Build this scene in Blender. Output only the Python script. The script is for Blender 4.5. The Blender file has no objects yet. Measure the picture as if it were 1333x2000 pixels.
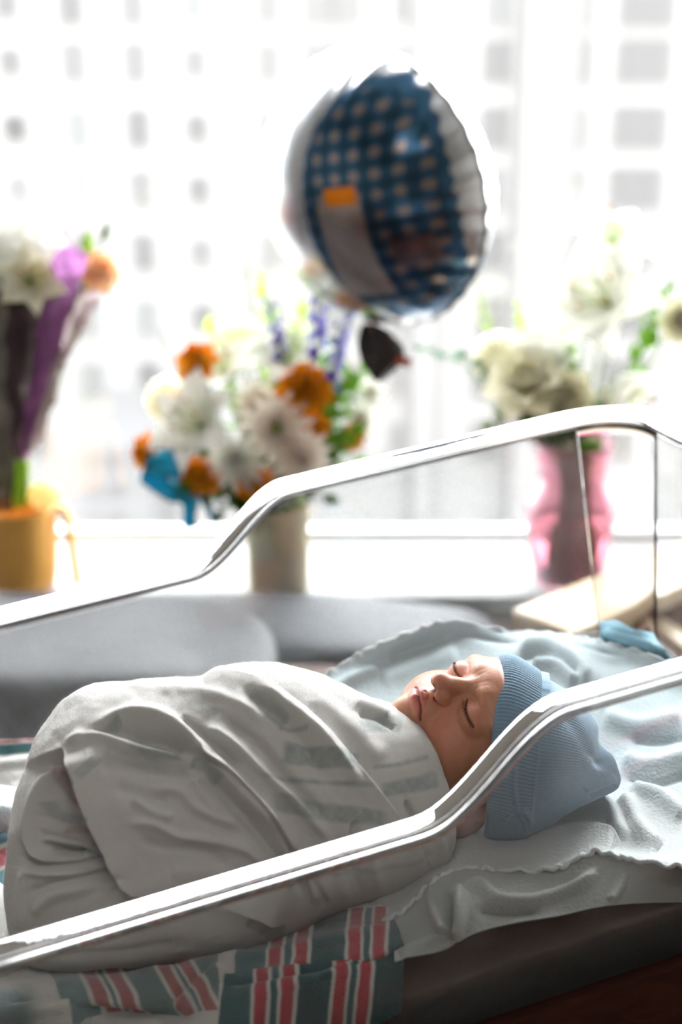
import bpy, bmesh, math, random
import numpy as np
from mathutils import Matrix, Vector, Euler, Quaternion

# ------------------------------------------------------------------ camera, sky, lamps, exposure
scn = bpy.context.scene
COL = scn.collection
CAM = np.array([0.0, 0.0, 1.45])
PITCH = math.radians(19.0)
FPX = 2778.0
cam_d = bpy.data.cameras.new('camera'); cam = bpy.data.objects.new('camera', cam_d); COL.objects.link(cam)
cam.location = CAM; cam.rotation_euler = (math.radians(90) - PITCH, 0, 0)
cam_d.sensor_fit = 'VERTICAL'; cam_d.sensor_height = 36.0; cam_d.lens = 36.0 * FPX / 2000.0
cam_d.clip_start = 0.02; cam_d.clip_end = 500
cam_d.dof.use_dof = True; cam_d.dof.focus_distance = 0.945; cam_d.dof.aperture_fstop = 3.6
scn.camera = cam
scn.view_settings.view_transform = 'Standard'; scn.view_settings.look = 'None'
scn.view_settings.gamma = 1.0; scn.view_settings.use_curve_mapping = False
scn.view_settings.exposure = 0.0
SKY = 22.0
w_ = bpy.data.worlds.new('sky'); scn.world = w_; w_.use_nodes = True
w_.node_tree.nodes['Background'].inputs[0].default_value = (0.985, 0.99, 1.0, 1)
w_.node_tree.nodes['Background'].inputs[1].default_value = SKY
try:
    scn.cycles.max_bounces = 12; scn.cycles.transparent_max_bounces = 24
    scn.cycles.transmission_bounces = 10; scn.cycles.sample_clamp_indirect = 6.0
    scn.cycles.caustics_reflective = False
except Exception: pass

# ------------------------------------------------------------------ maths helpers
def ray(u, v):
    a = (u - 666.5) / FPX; b = (1000.0 - v) / FPX
    return np.array([a, math.cos(PITCH) + b * math.sin(PITCH), -math.sin(PITCH) + b * math.cos(PITCH)])
def at_k(u, v, k): return CAM + ray(u, v) * k
def at_y(u, v, y):
    r = ray(u, v); return CAM + r * (y / r[1])
def at_z(u, v, z):
    r = ray(u, v); return CAM + r * ((z - CAM[2]) / r[2])
YAW = math.radians(17); INC = math.radians(8.3); HL = 0.45
D_ = np.array([math.cos(YAW) * math.cos(INC), math.sin(YAW) * math.cos(INC), math.sin(INC)])
W_ = np.array([-math.sin(YAW), math.cos(YAW), 0.0]); N_ = np.cross(D_, W_)
def tub(s, t, n):   # cot coordinates (along, across, up) to world
    s = np.asarray(s, float)[..., None]; t = np.asarray(t, float)[..., None]; n = np.asarray(n, float)[..., None]
    return CAM + s * D_ + t * W_ + (n - HL) * N_
def at_t(u, v, t):
    r = ray(u, v); return CAM + r * (t / (r @ W_))
def at_n(u, v, n):
    r = ray(u, v); return CAM + r * ((n - HL) / (r @ N_))
RC = np.array([[1, 0, 0], [0, math.sin(PITCH), math.cos(PITCH)], [0, math.cos(PITCH), -math.sin(PITCH)]])
def proj(P):
    q = (P - CAM) @ RC.T
    return np.stack([666.5 + FPX * q[..., 0] / q[..., 2], 1000 - FPX * q[..., 1] / q[..., 2]], -1)
TUBM = Matrix(((D_[0], W_[0], N_[0], 0), (D_[1], W_[1], N_[1], 0), (D_[2], W_[2], N_[2], 0), (0, 0, 0, 1)))

def catmull(P, m, closed=False):
    """P (k,...) control points -> m samples"""
    P = np.asarray(P, float); k = len(P)
    x = np.linspace(0, k if closed else k - 1, m, endpoint=not closed)
    i = np.floor(x).astype(int)
    if not closed: i = np.clip(i, 0, k - 2)
    f = (x - i).reshape((-1,) + (1,) * (P.ndim - 1))
    if closed:
        g = lambda j: P[(i + j) % k]
    else:
        def g(j):
            jj = i + j
            lo = jj < 0; hi = jj > k - 1
            r = P[np.clip(jj, 0, k - 1)].copy()
            r[lo] = 2 * P[0] - P[1]; r[hi] = 2 * P[-1] - P[-2]
            return r
    p0, p1, p2, p3 = g(-1), g(0), g(1), g(2)
    return 0.5 * ((2 * p1) + (-p0 + p2) * f + (2 * p0 - 5 * p1 + 4 * p2 - p3) * f ** 2 + (-p0 + 3 * p1 - 3 * p2 + p3) * f ** 3)

def sstep(a, b, x):
    t = np.clip((x - a) / (b - a), 0, 1); return t * t * (3 - 2 * t)

def vnoise(P, seed=0):
    """smooth value noise on (...,2 or 3)"""
    P = np.asarray(P, float)
    i = np.floor(P).astype(np.int64); f = P - i; f = f * f * (3 - 2 * f)
    def h(ix):
        a = ix[..., 0] * 374761393 + ix[..., 1] * 668265263 + (ix[..., 2] * 2147483647 if P.shape[-1] > 2 else 0) + seed * 974634777
        a = (a ^ (a >> 13)) * 1274126177; a = a ^ (a >> 16)
        return (a & 0xffff) / 65535.0
    n = P.shape[-1]; out = 0
    for c in range(2 ** n):
        o = np.array([(c >> b) & 1 for b in range(n)])
        w = np.prod(np.where(o == 1, f, 1 - f), -1)
        out = out + w * h(i + o)
    return out * 2 - 1

def pdist(uv, poly, margin, m=26):
    """signed distance (+ = left of travel as seen in the picture plane with v down), arclength fraction; far points get 1e9"""
    c = catmull(np.array(poly, float), m)
    sh = uv.shape[:-1]; U = uv.reshape(-1, 2)
    lo = c.min(0) - margin; hi = c.max(0) + margin
    idx = np.nonzero((U[:, 0] > lo[0]) & (U[:, 0] < hi[0]) & (U[:, 1] > lo[1]) & (U[:, 1] < hi[1]))[0]
    Q = U[idx]; best = np.full(len(Q), 1e9); sg = np.zeros(len(Q)); fr = np.zeros(len(Q))
    seg = np.linalg.norm(np.diff(c, axis=0), axis=1); cum = np.r_[0, np.cumsum(seg)]; T = cum[-1]
    for k in range(m - 1):
        a = c[k]; ab = c[k + 1] - a; L = ab @ ab + 1e-9
        px = Q[:, 0] - a[0]; py = Q[:, 1] - a[1]; h = np.clip((px * ab[0] + py * ab[1]) / L, 0, 1)
        d = np.hypot(px - h * ab[0], py - h * ab[1]); mk = d < best
        best[mk] = d[mk]; sg[mk] = np.where((ab[0] * py - ab[1] * px)[mk] < 0, 1.0, -1.0); fr[mk] = (cum[k] + h[mk] * seg[k]) / T
    D = np.full(len(U), 1e9); F = np.full(len(U), .5); D[idx] = best * sg; F[idx] = fr
    return D.reshape(sh), F.reshape(sh)
def endfade(fr, e=0.12): return sstep(0, e, fr) * sstep(0, e, 1 - fr)
def ridge(uv, poly, w, h):
    d, fr = pdist(uv, poly, 3 * w); return h * np.exp(-np.minimum((d / w) ** 2, 60)) * (0.15 + 0.85 * endfade(fr))
def step(uv, poly, h, sharp, soft):
    """cloth edge: left side lifted by h, falling off slowly away from the edge, dropping sharply to the right"""
    d, fr = pdist(uv, poly, 3.2 * soft)
    return h * sstep(-sharp, sharp, d) * np.exp(-np.clip(d, 0, 40 * soft) / soft) * (0.02 + 0.98 * endfade(fr, .08)) * (np.abs(d) < 1e8)

# ------------------------------------------------------------------ mesh / object helpers
WM = {}
def link(name, me, mat=None, parent=None, smooth=True):
    o = bpy.data.objects.new(name, me); COL.objects.link(o)
    if parent is not None: WM[o.name] = WM.get(parent.name)
    if mat is not None: me.materials.append(mat)
    if smooth and len(me.polygons):
        me.polygons.foreach_set('use_smooth', [True] * len(me.polygons))
    if parent is not None:
        o.parent = parent
    return o
def tag(o, label, cat, group=None, kind=None):
    o['label'] = label; o['category'] = cat
    if group: o['group'] = group
    if kind: o['kind'] = kind
    return o
def structure(o): o['kind'] = 'structure'; return o
def empty(name, loc=(0, 0, 0), rot=None):
    o = bpy.data.objects.new(name, None); COL.objects.link(o); o.empty_display_size = 0.02
    m = Matrix.Translation(Vector([float(q) for q in loc]))
    if rot is not None: m = m @ rot.to_4x4()
    o.matrix_world = m; WM[o.name] = m
    return o
def local(parent, V):
    """world points -> parent's local"""
    if parent is None: return V
    W = WM.get(parent.name)
    if W is None: return V
    M = np.array(W.inverted()); return V @ M[:3, :3].T + M[:3, 3]
def raw(name, V, F, mat, parent=None, smooth=True, col=None, world=True):
    V = np.asarray(V, float).reshape(-1, 3)
    if world and parent is not None: V = local(parent, V)
    me = bpy.data.meshes.new(name)
    if isinstance(F, np.ndarray):
        me.vertices.add(len(V)); me.vertices.foreach_set('co', V.astype(np.float32).ravel())
        me.loops.add(F.size); me.loops.foreach_set('vertex_index', F.astype(np.int32).ravel())
        me.polygons.add(len(F)); me.polygons.foreach_set('loop_start', np.arange(0, F.size, F.shape[1], dtype=np.int32)); me.update(calc_edges=True)
    else:
        me.from_pydata(V.tolist(), [], [tuple(int(q) for q in f) for f in F]); me.update()
    if col is not None:
        ca = me.color_attributes.new('Col', 'FLOAT_COLOR', 'POINT')
        c4 = np.ones((len(V), 4)); c4[:, :3] = col.reshape(-1, 3); ca.data.foreach_set('color', c4.ravel())
    return link(name, me, mat, parent, smooth)
def gridfaces(n, m, ci=False, cj=False):
    I = np.arange(n if ci else n - 1); J = np.arange(m if cj else m - 1)
    I, J = np.meshgrid(I, J, indexing='ij'); I2 = (I + 1) % n; J2 = (J + 1) % m
    return np.stack([I * m + J, I * m + J2, I2 * m + J2, I2 * m + J], -1).reshape(-1, 4)
def grid(name, V, mat, parent=None, ci=False, cj=False, col=None, flip=False, caps=False, world=True):
    n, m = V.shape[:2]; F = gridfaces(n, m, ci, cj)
    if flip: F = F[:, ::-1]
    if caps:
        F = F.tolist()
        a = list(range(m)); b = [(n - 1) * m + j for j in range(m)]
        F += [a if flip else a[::-1], b[::-1] if flip else b]
        if not flip: F[-2] = a[::-1]; F[-1] = b
    return raw(name, V, F, mat, parent, True, col, world)
def normals(V, cj=False):
    gi = np.gradient(V, axis=0)
    gj = (np.roll(V, -1, 1) - np.roll(V, 1, 1)) / 2 if cj else np.gradient(V, axis=1)
    n = np.cross(gi, gj); return n / (np.linalg.norm(n, axis=-1, keepdims=True) + 1e-12)
def solidify(o, th, off=-1):
    m = o.modifiers.new('thick', 'SOLIDIFY'); m.thickness = th; m.offset = off; m.use_quality_normals = True; return o
def bevel(o, w, seg=2):
    m = o.modifiers.new('bevel', 'BEVEL'); m.width = w; m.segments = seg; m.limit_method = 'ANGLE'; m.angle_limit = 0.6; return o
def subsurf(o, k=1):
    m = o.modifiers.new('sub', 'SUBSURF'); m.levels = k; m.render_levels = k; return o
def box(name, lo, hi, mat, parent=None, bev=0.0, frame=None, seg=2):
    lo = np.array(lo, float); hi = np.array(hi, float)
    V = np.array([[(lo, hi)[(i >> b) & 1][b] for b in range(3)] for i in range(8)])
    if frame is not None: V = frame(V)
    F = [(0, 2, 3, 1), (4, 5, 7, 6), (0, 1, 5, 4), (2, 6, 7, 3), (0, 4, 6, 2), (1, 3, 7, 5)]
    o = raw(name, V, F, mat, parent, smooth=bev > 0)
    if bev: bevel(o, bev, seg)
    return o
def tubef(V): return tub(V[:, 0], V[:, 1], V[:, 2])
def lathe_v(prof, m=40, c=(0, 0, 0)):
    prof = np.array(prof, float); a = np.linspace(0, 2 * np.pi, m, endpoint=False)
    V = np.stack([prof[:, 0, None] * np.cos(a), prof[:, 0, None] * np.sin(a), np.repeat(prof[:, 1, None], m, 1)], -1)
    return V + np.array(c)
def sweep(path, r, m=8, flat=1.0):
    """tube along path (k,3); r scalar or array"""
    P = np.asarray(path, float); k = len(P); r = np.broadcast_to(np.asarray(r, float), (k,))
    T = np.gradient(P, axis=0); T /= np.linalg.norm(T, axis=1, keepdims=True) + 1e-12
    up = np.array([0, 0, 1.0]) if abs(T[0] @ [0, 0, 1]) < .9 else np.array([1.0, 0, 0])
    V = []
    for i in range(k):
        s = np.cross(T[i], up); s /= np.linalg.norm(s) + 1e-12; up = np.cross(s, T[i])
        a = np.linspace(0, 2 * np.pi, m, endpoint=False)
        V.append(P[i] + r[i] * (np.cos(a)[:, None] * s + flat * np.sin(a)[:, None] * up))
    return np.array(V)
def tube(name, path, r, mat, parent=None, m=8, flat=1.0):
    return grid(name, sweep(path, r, m, flat), mat, parent, cj=True, caps=True)
class Bag:
    """collects grids into one mesh"""
    def __init__(s): s.V = []; s.F = []; s.n = 0; s.C = []
    def grid(s, V, ci=False, cj=False, caps=False, col=None):
        n, m = V.shape[:2]; F = (gridfaces(n, m, ci, cj) + s.n).tolist()
        if caps: F += [[s.n + j for j in range(m)][::-1], [s.n + (n - 1) * m + j for j in range(m)]]
        s.V.append(V.reshape(-1, 3)); s.F += F; s.n += n * m
        if col is not None: s.C.append(np.broadcast_to(col, V.shape).reshape(-1, 3))
    def box(s, lo, hi, frame=None):
        lo = np.array(lo, float); hi = np.array(hi, float)
        V = np.array([[(lo, hi)[(i >> b) & 1][b] for b in range(3)] for i in range(8)])
        if frame is not None: V = frame(V)
        s.F += [[q + s.n for q in f] for f in [(0, 2, 3, 1), (4, 5, 7, 6), (0, 1, 5, 4), (2, 6, 7, 3), (0, 4, 6, 2), (1, 3, 7, 5)]]
        s.V.append(V); s.n += 8
    def build(s, name, mat, parent=None, smooth=True):
        return raw(name, np.concatenate(s.V), s.F, mat, parent, smooth, np.concatenate(s.C) if s.C else None)

# ------------------------------------------------------------------ materials
def mat(name, base=(.8, .8, .8), rough=.6, metal=0, trans=0, ior=1.45, sheen=0, sss=0, coat=0, bump=None, noise=None, vcol=False, spec=.5, sss_r=None):
    m = bpy.data.materials.new(name); m.use_nodes = True; nt = m.node_tree; b = nt.nodes['Principled BSDF']
    I = b.inputs
    I['Base Color'].default_value = (*base, 1); I['Roughness'].default_value = rough; I['Metallic'].default_value = metal
    I['Transmission Weight'].default_value = trans; I['IOR'].default_value = ior
    I['Sheen Weight'].default_value = sheen; I['Subsurface Weight'].default_value = sss; I['Coat Weight'].default_value = coat
    I['Specular IOR Level'].default_value = spec
    if sheen: I['Sheen Roughness'].default_value = .4
    if sss_r: I['Subsurface Radius'].default_value = sss_r; I['Subsurface Scale'].default_value = 1.0
    tc = nt.nodes.new('ShaderNodeTexCoord')
    src = None
    if vcol:
        a = nt.nodes.new('ShaderNodeVertexColor'); a.layer_name = 'Col'; src = a.outputs[0]
    if noise:   # (scale, amount)
        n = nt.nodes.new('ShaderNodeTexNoise'); n.inputs['Scale'].default_value = noise[0]; n.inputs['Detail'].default_value = 5
        nt.links.new(tc.outputs['Object'], n.inputs['Vector'])
        r = nt.nodes.new('ShaderNodeMapRange'); r.inputs[3].default_value = 1 - noise[1]; r.inputs[4].default_value = 1 + noise[1]
        nt.links.new(n.outputs['Fac'], r.inputs[0])
        mx = nt.nodes.new('ShaderNodeVectorMath'); mx.operation = 'SCALE'
        if src is not None: nt.links.new(src, mx.inputs[0])
        else: mx.inputs[0].default_value = base
        nt.links.new(r.outputs[0], mx.inputs['Scale']); src = mx.outputs[0]
    if src is not None: nt.links.new(src, I['Base Color'])
    if bump:    # (scale, distance)
        n = nt.nodes.new('ShaderNodeTexNoise'); n.inputs['Scale'].default_value = bump[0]; n.inputs['Detail'].default_value = 4
        nt.links.new(tc.outputs['Object'], n.inputs['Vector'])
        bp = nt.nodes.new('ShaderNodeBump'); bp.inputs['Distance'].default_value = bump[1]; bp.inputs['Strength'].default_value = 1.0
        nt.links.new(n.outputs['Fac'], bp.inputs['Height']); nt.links.new(bp.outputs[0], I['Normal'])
    return m
def wood_mat(name, c1, c2, rough=.4, scale=(2, 30, 30)):
    m = mat(name, c1, rough); nt = m.node_tree; b = nt.nodes['Principled BSDF']
    tc = nt.nodes.new('ShaderNodeTexCoord'); mp = nt.nodes.new('ShaderNodeMapping'); mp.inputs['Scale'].default_value = scale
    n = nt.nodes.new('ShaderNodeTexNoise'); n.inputs['Scale'].default_value = 3; n.inputs['Detail'].default_value = 6; n.inputs['Distortion'].default_value = 1.2
    cr = nt.nodes.new('ShaderNodeValToRGB'); cr.color_ramp.elements[0].color = (*c1, 1); cr.color_ramp.elements[1].color = (*c2, 1)
    cr.color_ramp.elements[0].position = .35; cr.color_ramp.elements[1].position = .65
    nt.links.new(tc.outputs['Object'], mp.inputs[0]); nt.links.new(mp.outputs[0], n.inputs['Vector']); nt.links.new(n.outputs['Fac'], cr.inputs[0]); nt.links.new(cr.outputs[0], b.inputs['Base Color'])
    return m
def thin_clear(name, tint=(.96, .975, .97), rough=.02, haze=.02, ior=1.49):
    """clear sheet: see-through, with fresnel reflections and a little milky scuffing"""
    m = bpy.data.materials.new(name); m.use_nodes = True; nt = m.node_tree; nt.nodes.clear()
    out = nt.nodes.new('ShaderNodeOutputMaterial'); tr = nt.nodes.new('ShaderNodeBsdfTransparent'); tr.inputs[0].default_value = (*tint, 1)
    gl = nt.nodes.new('ShaderNodeBsdfGlossy'); gl.inputs['Roughness'].default_value = rough
    fr = nt.nodes.new('ShaderNodeFresnel')
    ge = nt.nodes.new('ShaderNodeNewGeometry'); mr_ = nt.nodes.new('ShaderNodeMapRange'); mr_.inputs[3].default_value = ior; mr_.inputs[4].default_value = 1 / ior
    nt.links.new(ge.outputs['Backfacing'], mr_.inputs[0]); nt.links.new(mr_.outputs[0], fr.inputs[0])
    mx = nt.nodes.new('ShaderNodeMixShader'); nt.links.new(fr.outputs[0], mx.inputs[0]); nt.links.new(tr.outputs[0], mx.inputs[1]); nt.links.new(gl.outputs[0], mx.inputs[2])
    df = nt.nodes.new('ShaderNodeBsdfTranslucent'); df.inputs[0].default_value = (.9, .92, .95, 1)
    d2 = nt.nodes.new('ShaderNodeBsdfDiffuse'); d2.inputs[0].default_value = (.9, .92, .95, 1)
    dd = nt.nodes.new('ShaderNodeAddShader'); dd = nt.nodes.new('ShaderNodeMixShader'); dd.inputs[0].default_value = .5
    nt.links.new(df.outputs[0], dd.inputs[1]); nt.links.new(d2.outputs[0], dd.inputs[2])
    tc = nt.nodes.new('ShaderNodeTexCoord'); n = nt.nodes.new('ShaderNodeTexNoise'); n.inputs['Scale'].default_value = 14; n.inputs['Detail'].default_value = 8
    nt.links.new(tc.outputs['Object'], n.inputs['Vector'])
    r = nt.nodes.new('ShaderNodeMapRange'); r.inputs[1].default_value = .45; r.inputs[2].default_value = .8; r.inputs[3].default_value = haze * .5; r.inputs[4].default_value = haze * 2.5
    nt.links.new(n.outputs['Fac'], r.inputs[0])
    m2 = nt.nodes.new('ShaderNodeMixShader'); nt.links.new(r.outputs[0], m2.inputs[0]); nt.links.new(mx.outputs[0], m2.inputs[1]); nt.links.new(dd.outputs[0], m2.inputs[2])
    nt.links.new(m2.outputs[0], out.inputs[0])
    return m
def petal_mat(name, c, tr=.5, n=None):
    m = bpy.data.materials.new(name); m.use_nodes = True; nt = m.node_tree; nt.nodes.clear()
    out = nt.nodes.new('ShaderNodeOutputMaterial'); d = nt.nodes.new('ShaderNodeBsdfDiffuse'); t = nt.nodes.new('ShaderNodeBsdfTranslucent')
    d.inputs[0].default_value = (*c, 1); t.inputs[0].default_value = (*[min(1, q * 1.1) for q in c], 1)
    mx = nt.nodes.new('ShaderNodeMixShader'); mx.inputs[0].default_value = tr
    nt.links.new(d.outputs[0], mx.inputs[1]); nt.links.new(t.outputs[0], mx.inputs[2]); nt.links.new(mx.outputs[0], out.inputs[0])
    return m
def lamp_mat(name, color, strength):
    m = bpy.data.materials.new(name); m.use_nodes = True; nt = m.node_tree; nt.nodes.clear()
    out = nt.nodes.new('ShaderNodeOutputMaterial'); e = nt.nodes.new('ShaderNodeEmission'); e.inputs[0].default_value = (*color, 1); e.inputs[1].default_value = strength
    nt.links.new(e.outputs[0], out.inputs[0]); return m

# ------------------------------------------------------------------ room shell
SILL = 0.625; WY = 2.22
m_wall = mat('wall_paint', (.50, .47, .43), .8, noise=(3, .04))
m_white = mat('white_paint', (.85, .85, .83), .45)
m_floor = wood_mat('brown_floor', (.09, .045, .03), (.14, .075, .05), .5)
m_ceil = mat('ceiling_tile', (.6, .6, .58), .9)
X0, X1, Y0, Y1, ZC = -2.4, 2.4, -2.2, WY + .16, 2.75
WX0, WX1, WZ1 = -1.0, 2.1, 2.6
structure(box('floor', (X0, Y0, -.06), (X1, Y1, 0), m_floor))
structure(box('ceiling', (X0, Y0, ZC), (X1, Y1, ZC + .06), m_ceil))
structure(box('wall_left', (X0 - .1, Y0, 0), (X0, Y1, ZC), m_wall))
structure(box('wall_right', (X1, Y0, 0), (X1 + .1, Y1, ZC), m_wall))
structure(box('wall_front', (X0 - .1, Y0 - .1, 0), (X1 + .1, Y0, ZC), m_wall))
b = Bag(); b.box((X0, WY + .02, 0), (X1, Y1, SILL - .03)); b.box((X0, WY + .02, WZ1), (X1, Y1, ZC)); b.box((X0, WY + .02, SILL - .03), (WX0, Y1, WZ1)); b.box((WX1, WY + .02, SILL - .03), (X1, Y1, WZ1))
structure(b.build('wall_back', m_white, smooth=False))
m_ledge = mat('ledge_laminate', (.30, .30, .295), .6, spec=.2)
structure(box('trim_1', (X0 + .01, 2.0, SILL - .035), (X1 - .01, WY + .02, SILL), m_ledge, bev=.006))           # window ledge
structure(box('trim_2', (X0 + .01, 2.03, 0.0), (X1 - .01, WY + .02, SILL - .035), m_white))                     # boxed front below ledge
win = structure(empty('window_1', (0, WY + .06, SILL)))
m_frame = mat('window_frame_white', (.7, .71, .72), .4)
m_gap = mat('rubber_gasket', (.12, .13, .14), .6)
box('window_frame', (WX0, WY + .02, SILL), (WX1, WY + .06, SILL + .018), m_frame, win, .003)
box('window_frame', (WX0, WY + .02, WZ1 - .05), (WX1, WY + .10, WZ1), m_frame, win, .003)
box('window_frame', (WX0, WY + .02, SILL + .022), (WX0 + .05, WY + .10, WZ1 - .05), m_frame, win, .003)
box('window_frame', (WX1 - .05, WY + .02, SILL + .022), (WX1, WY + .10, WZ1 - .05), m_frame, win, .003)
box('gasket', (WX0, WY + .0165, SILL + .0005), (WX1, WY + .0195, SILL + .004), m_gap, win)
m_pane = thin_clear('window_glass', (.99, .995, .995), .0, .0)
box('pane', (WX0 + .05, WY + .045, SILL + .018), (WX1 - .05, WY + .051, WZ1 - .05), m_pane, win)
# added fill light: glowing panel on the ceiling, unseen behind the camera
cl = tag(empty('fill_light', (.1, -.7, ZC)), 'added flat square white fill light panel, unseen above and behind the camera', 'fill light')
FILL = 2.5
box('fill_frame', (-.52, -1.32, ZC - .02), (.72, -.08, ZC), m_white, cl, .004)
box('fill_panel', (-.48, -1.28, ZC - .026), (.68, -.12, ZC - .0201), lamp_mat('fill_glow', (1, .97, .94), FILL), cl)

# ------------------------------------------------------------------ outside: street, towers
m_ground = mat('pale_concrete', (.13, .128, .125), .9, noise=(.2, .1))
GZ = -30.0
structure(box('ground', (-150, WY + 8, GZ - .5), (150, 160, GZ), m_ground))
m_fac = mat('white_facade', (.075, .0735, .0715), .85, noise=(.6, .03))
m_fac2 = mat('cream_facade', (.075, .073, .069), .85, noise=(.6, .03))
glassm = [mat('pane_grey_%d' % i, c, .6, spec=.1) for i, c in enumerate([(.047, .0465, .046), (.040, .039, .039), (.054, .055, .054), (.028, .027, .027), (.053, .052, .051), (.046, .045, .0445), (.058, .058, .057)])]
m_mull = mat('window_mullion', (.025, .025, .025), .6)
BY = 62.0
def pane_window(parent, u, v, wpx, hpx, gm, nm=0, y=BY):
    c = at_y(u, v, y); k = y * 1.05 / FPX
    w = wpx * k / 2; h = hpx * k / 2
    fr = box('window', (c[0] - w - .08, y - .12, c[2] - h - .1), (c[0] + w + .08, y + .25, c[2] - h), m_fac2, parent)
    box('pane', (c[0] - w, y - .02, c[2] - h), (c[0] + w, y + .1, c[2] + h), gm, fr)
    for q in range(nm):
        xx = c[0] - w + (q + 1) * 2 * w / (nm + 1)
        box('mullion', (xx - .07, y - .08, c[2] - h), (xx + .07, y - .021, c[2] + h), m_mull, fr)
rows = [8, 120, 250, 370, 492, 620, 742, 862]
tw = tag(empty('tower', (-6, BY, GZ)), 'white tower with a grid of small square windows, far outside on the left', 'building')
xl = at_y(-700, 120, BY)[0]; xr = at_y(462, 120, BY)[0]
box('wall', (xl, BY, GZ), (xr, BY + 14, 24), m_fac, tw)
rnd = random.Random(4)
gsel = {(0, 0): 1, (0, 1): 1, (0, 2): 3, (0, 3): 0, (1, 1): 0, (1, 2): 2, (1, 3): 2, (2, 1): 0, (2, 2): 1, (3, 2): 1, (3, 3): 1}
for ri, v in enumerate(rows):
    for ci, (u0, wp, hp) in enumerate([(20, 42, 46), (144, 46, 68), (264, 44, 68), (381, 42, 48), (-105, 38, 50), (-230, 38, 50)]):
        c0 = at_y(u0, 120, BY); z = at_y(666, v, BY)[2]
        q = proj(np.array([c0[0], BY, z]))
        pane_window(tw, q[0], q[1], wp, hp, glassm[gsel.get((ci, ri), rnd.choice([0, 1, 2]))])
tw2 = tag(empty('tower', (8, BY, GZ)), 'pale apartment tower with wide mullioned windows, far outside behind the balloon and lilies', 'building')
xr2 = at_y(2100, 120, BY)[0]
box('wall', (xr + .01, BY + .4, GZ), (xr2, BY + 14, 24), m_fac, tw2)
for ri, v in enumerate(rows):
    for ci, (u0, wp, hp, nm, gi) in enumerate([(525, 44, 62, 0, 0), (650, 108, 70, 1, 0), (785, 26, 62, 0, 0), (974, 56, 74, 1, 1), (1150, 22, 78, 0, 0), (1262, 104, 78, 2, 1), (1440, 50, 70, 1, 0), (1560, 50, 70, 1, 0)]):
        c0 = at_y(u0, 120, BY); z = at_y(666, v, BY)[2]
        q = proj(np.array([c0[0], BY + .4, z]))
        pane_window(tw2, q[0], q[1], wp, hp, glassm[gi + 4 if rnd.random() < .6 else rnd.choice([4, 5, 6])], nm, BY + .4)
for (u, wpx, v0, v1, y) in [(840, 16, -2000, 1000, BY - .2), (1068, 34, -2000, 1000, BY - .4)]:
    a = at_y(u, 120, y); k = y / FPX * wpx
    box('pilaster', (a[0] - k, y, GZ), (a[0] + k, BY + .39, 24), m_fac, tw2)
lb = tag(empty('low_building', (-10, 48, GZ)), 'low pale grey annex standing in front of the left tower', 'building')
a = at_y(155, 1040, 48); c = at_y(292, 868, 48)
box('wall', (a[0], 48, GZ), (c[0], 56, c[2]), mat('annex_wall', (.046, .046, .047), .9), lb)
for q in range(3):
    for r_ in range(3):
        x = a[0] + .4 + q * (c[0] - a[0] - .4) / 3; z = c[2] - .9 - r_ * 1.1
        box('window', (x, 47.95, z), (x + .5, 48.02, z + .6), glassm[q % 3], lb)
# ------------------------------------------------------------------ sofa and wooden armchair by the window
m_vinyl = mat('grey_vinyl', (.055, .055, .060), .6, bump=(40, .002), noise=(6, .08))
m_vinyl2 = mat('slate_vinyl', (.055, .058, .066), .6, bump=(40, .002), noise=(6, .08))
m_taupe = mat('brown_fabric', (.13, .085, .075), .8, bump=(300, .001))
m_beech = wood_mat('light_wood', (.80, .66, .48), (.70, .54, .37), .22)
m_brown = wood_mat('dark_brown_wood', (.12, .06, .045), (.20, .11, .085), .5, (12, 12, 1))
def cushion(name, lo, hi, m, parent, puff=.03, r=.035):
    """soft box: superellipsoid"""
    lo = np.array(lo); hi = np.array(hi); c = (lo + hi) / 2; h = (hi - lo) / 2
    th = np.linspace(-np.pi / 2, np.pi / 2, 40); ph = np.linspace(0, 2 * np.pi, 72, endpoint=False)
    T, P = np.meshgrid(th, ph, indexing='ij'); e = .28
    sp = lambda x: np.sign(x) * np.abs(x) ** e
    d = np.stack([sp(np.cos(T)) * sp(np.cos(P)), sp(np.cos(T)) * sp(np.sin(P)), sp(np.sin(T))], -1)
    V = c + d * h
    V = V + (vnoise(V * 9) * .006)[..., None] * d
    return grid(name, V, m, parent, cj=True)
sofa = tag(empty('sofa', (-.45, 1.6, 0)), 'grey vinyl sofa below the window ledge, seen through the clear cot wall', 'sofa')
cushion('backrest', (-1.9, 1.72, .35), (.24, 1.96, .665), m_vinyl2, sofa)
cushion('seat', (-1.9, 1.30, .22), (.24, 1.80, .44), m_vinyl, sofa)
box('sofa_base', (-1.85, 1.33, .06), (.22, 1.9, .26), m_brown, sofa, .01)
for x in (-1.8, .15):
    for y in (1.36, 1.84): box('leg', (x, y, 0), (x + .05, y + .05, .06), m_brown, sofa)
pil = cushion('cushion', (-1.35, 1.42, .44), (-.075, 1.70, .765), m_vinyl, None)
tag(pil, 'large grey vinyl back cushion leaning on the left half of the sofa', 'cushion')
thr = cushion('throw_cushion', (-.19, 1.56, .445), (.03, 1.715, .66), m_taupe, None)
tag(thr, 'brown fabric cushion tucked beside the large grey cushion on the sofa', 'cushion')
bol = cushion('bolster', (-.02, 1.36, .445), (.23, 1.62, .60), m_vinyl, None)
tag(bol, 'low grey bolster lying along the sofa seat behind the baby', 'cushion')

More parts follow.
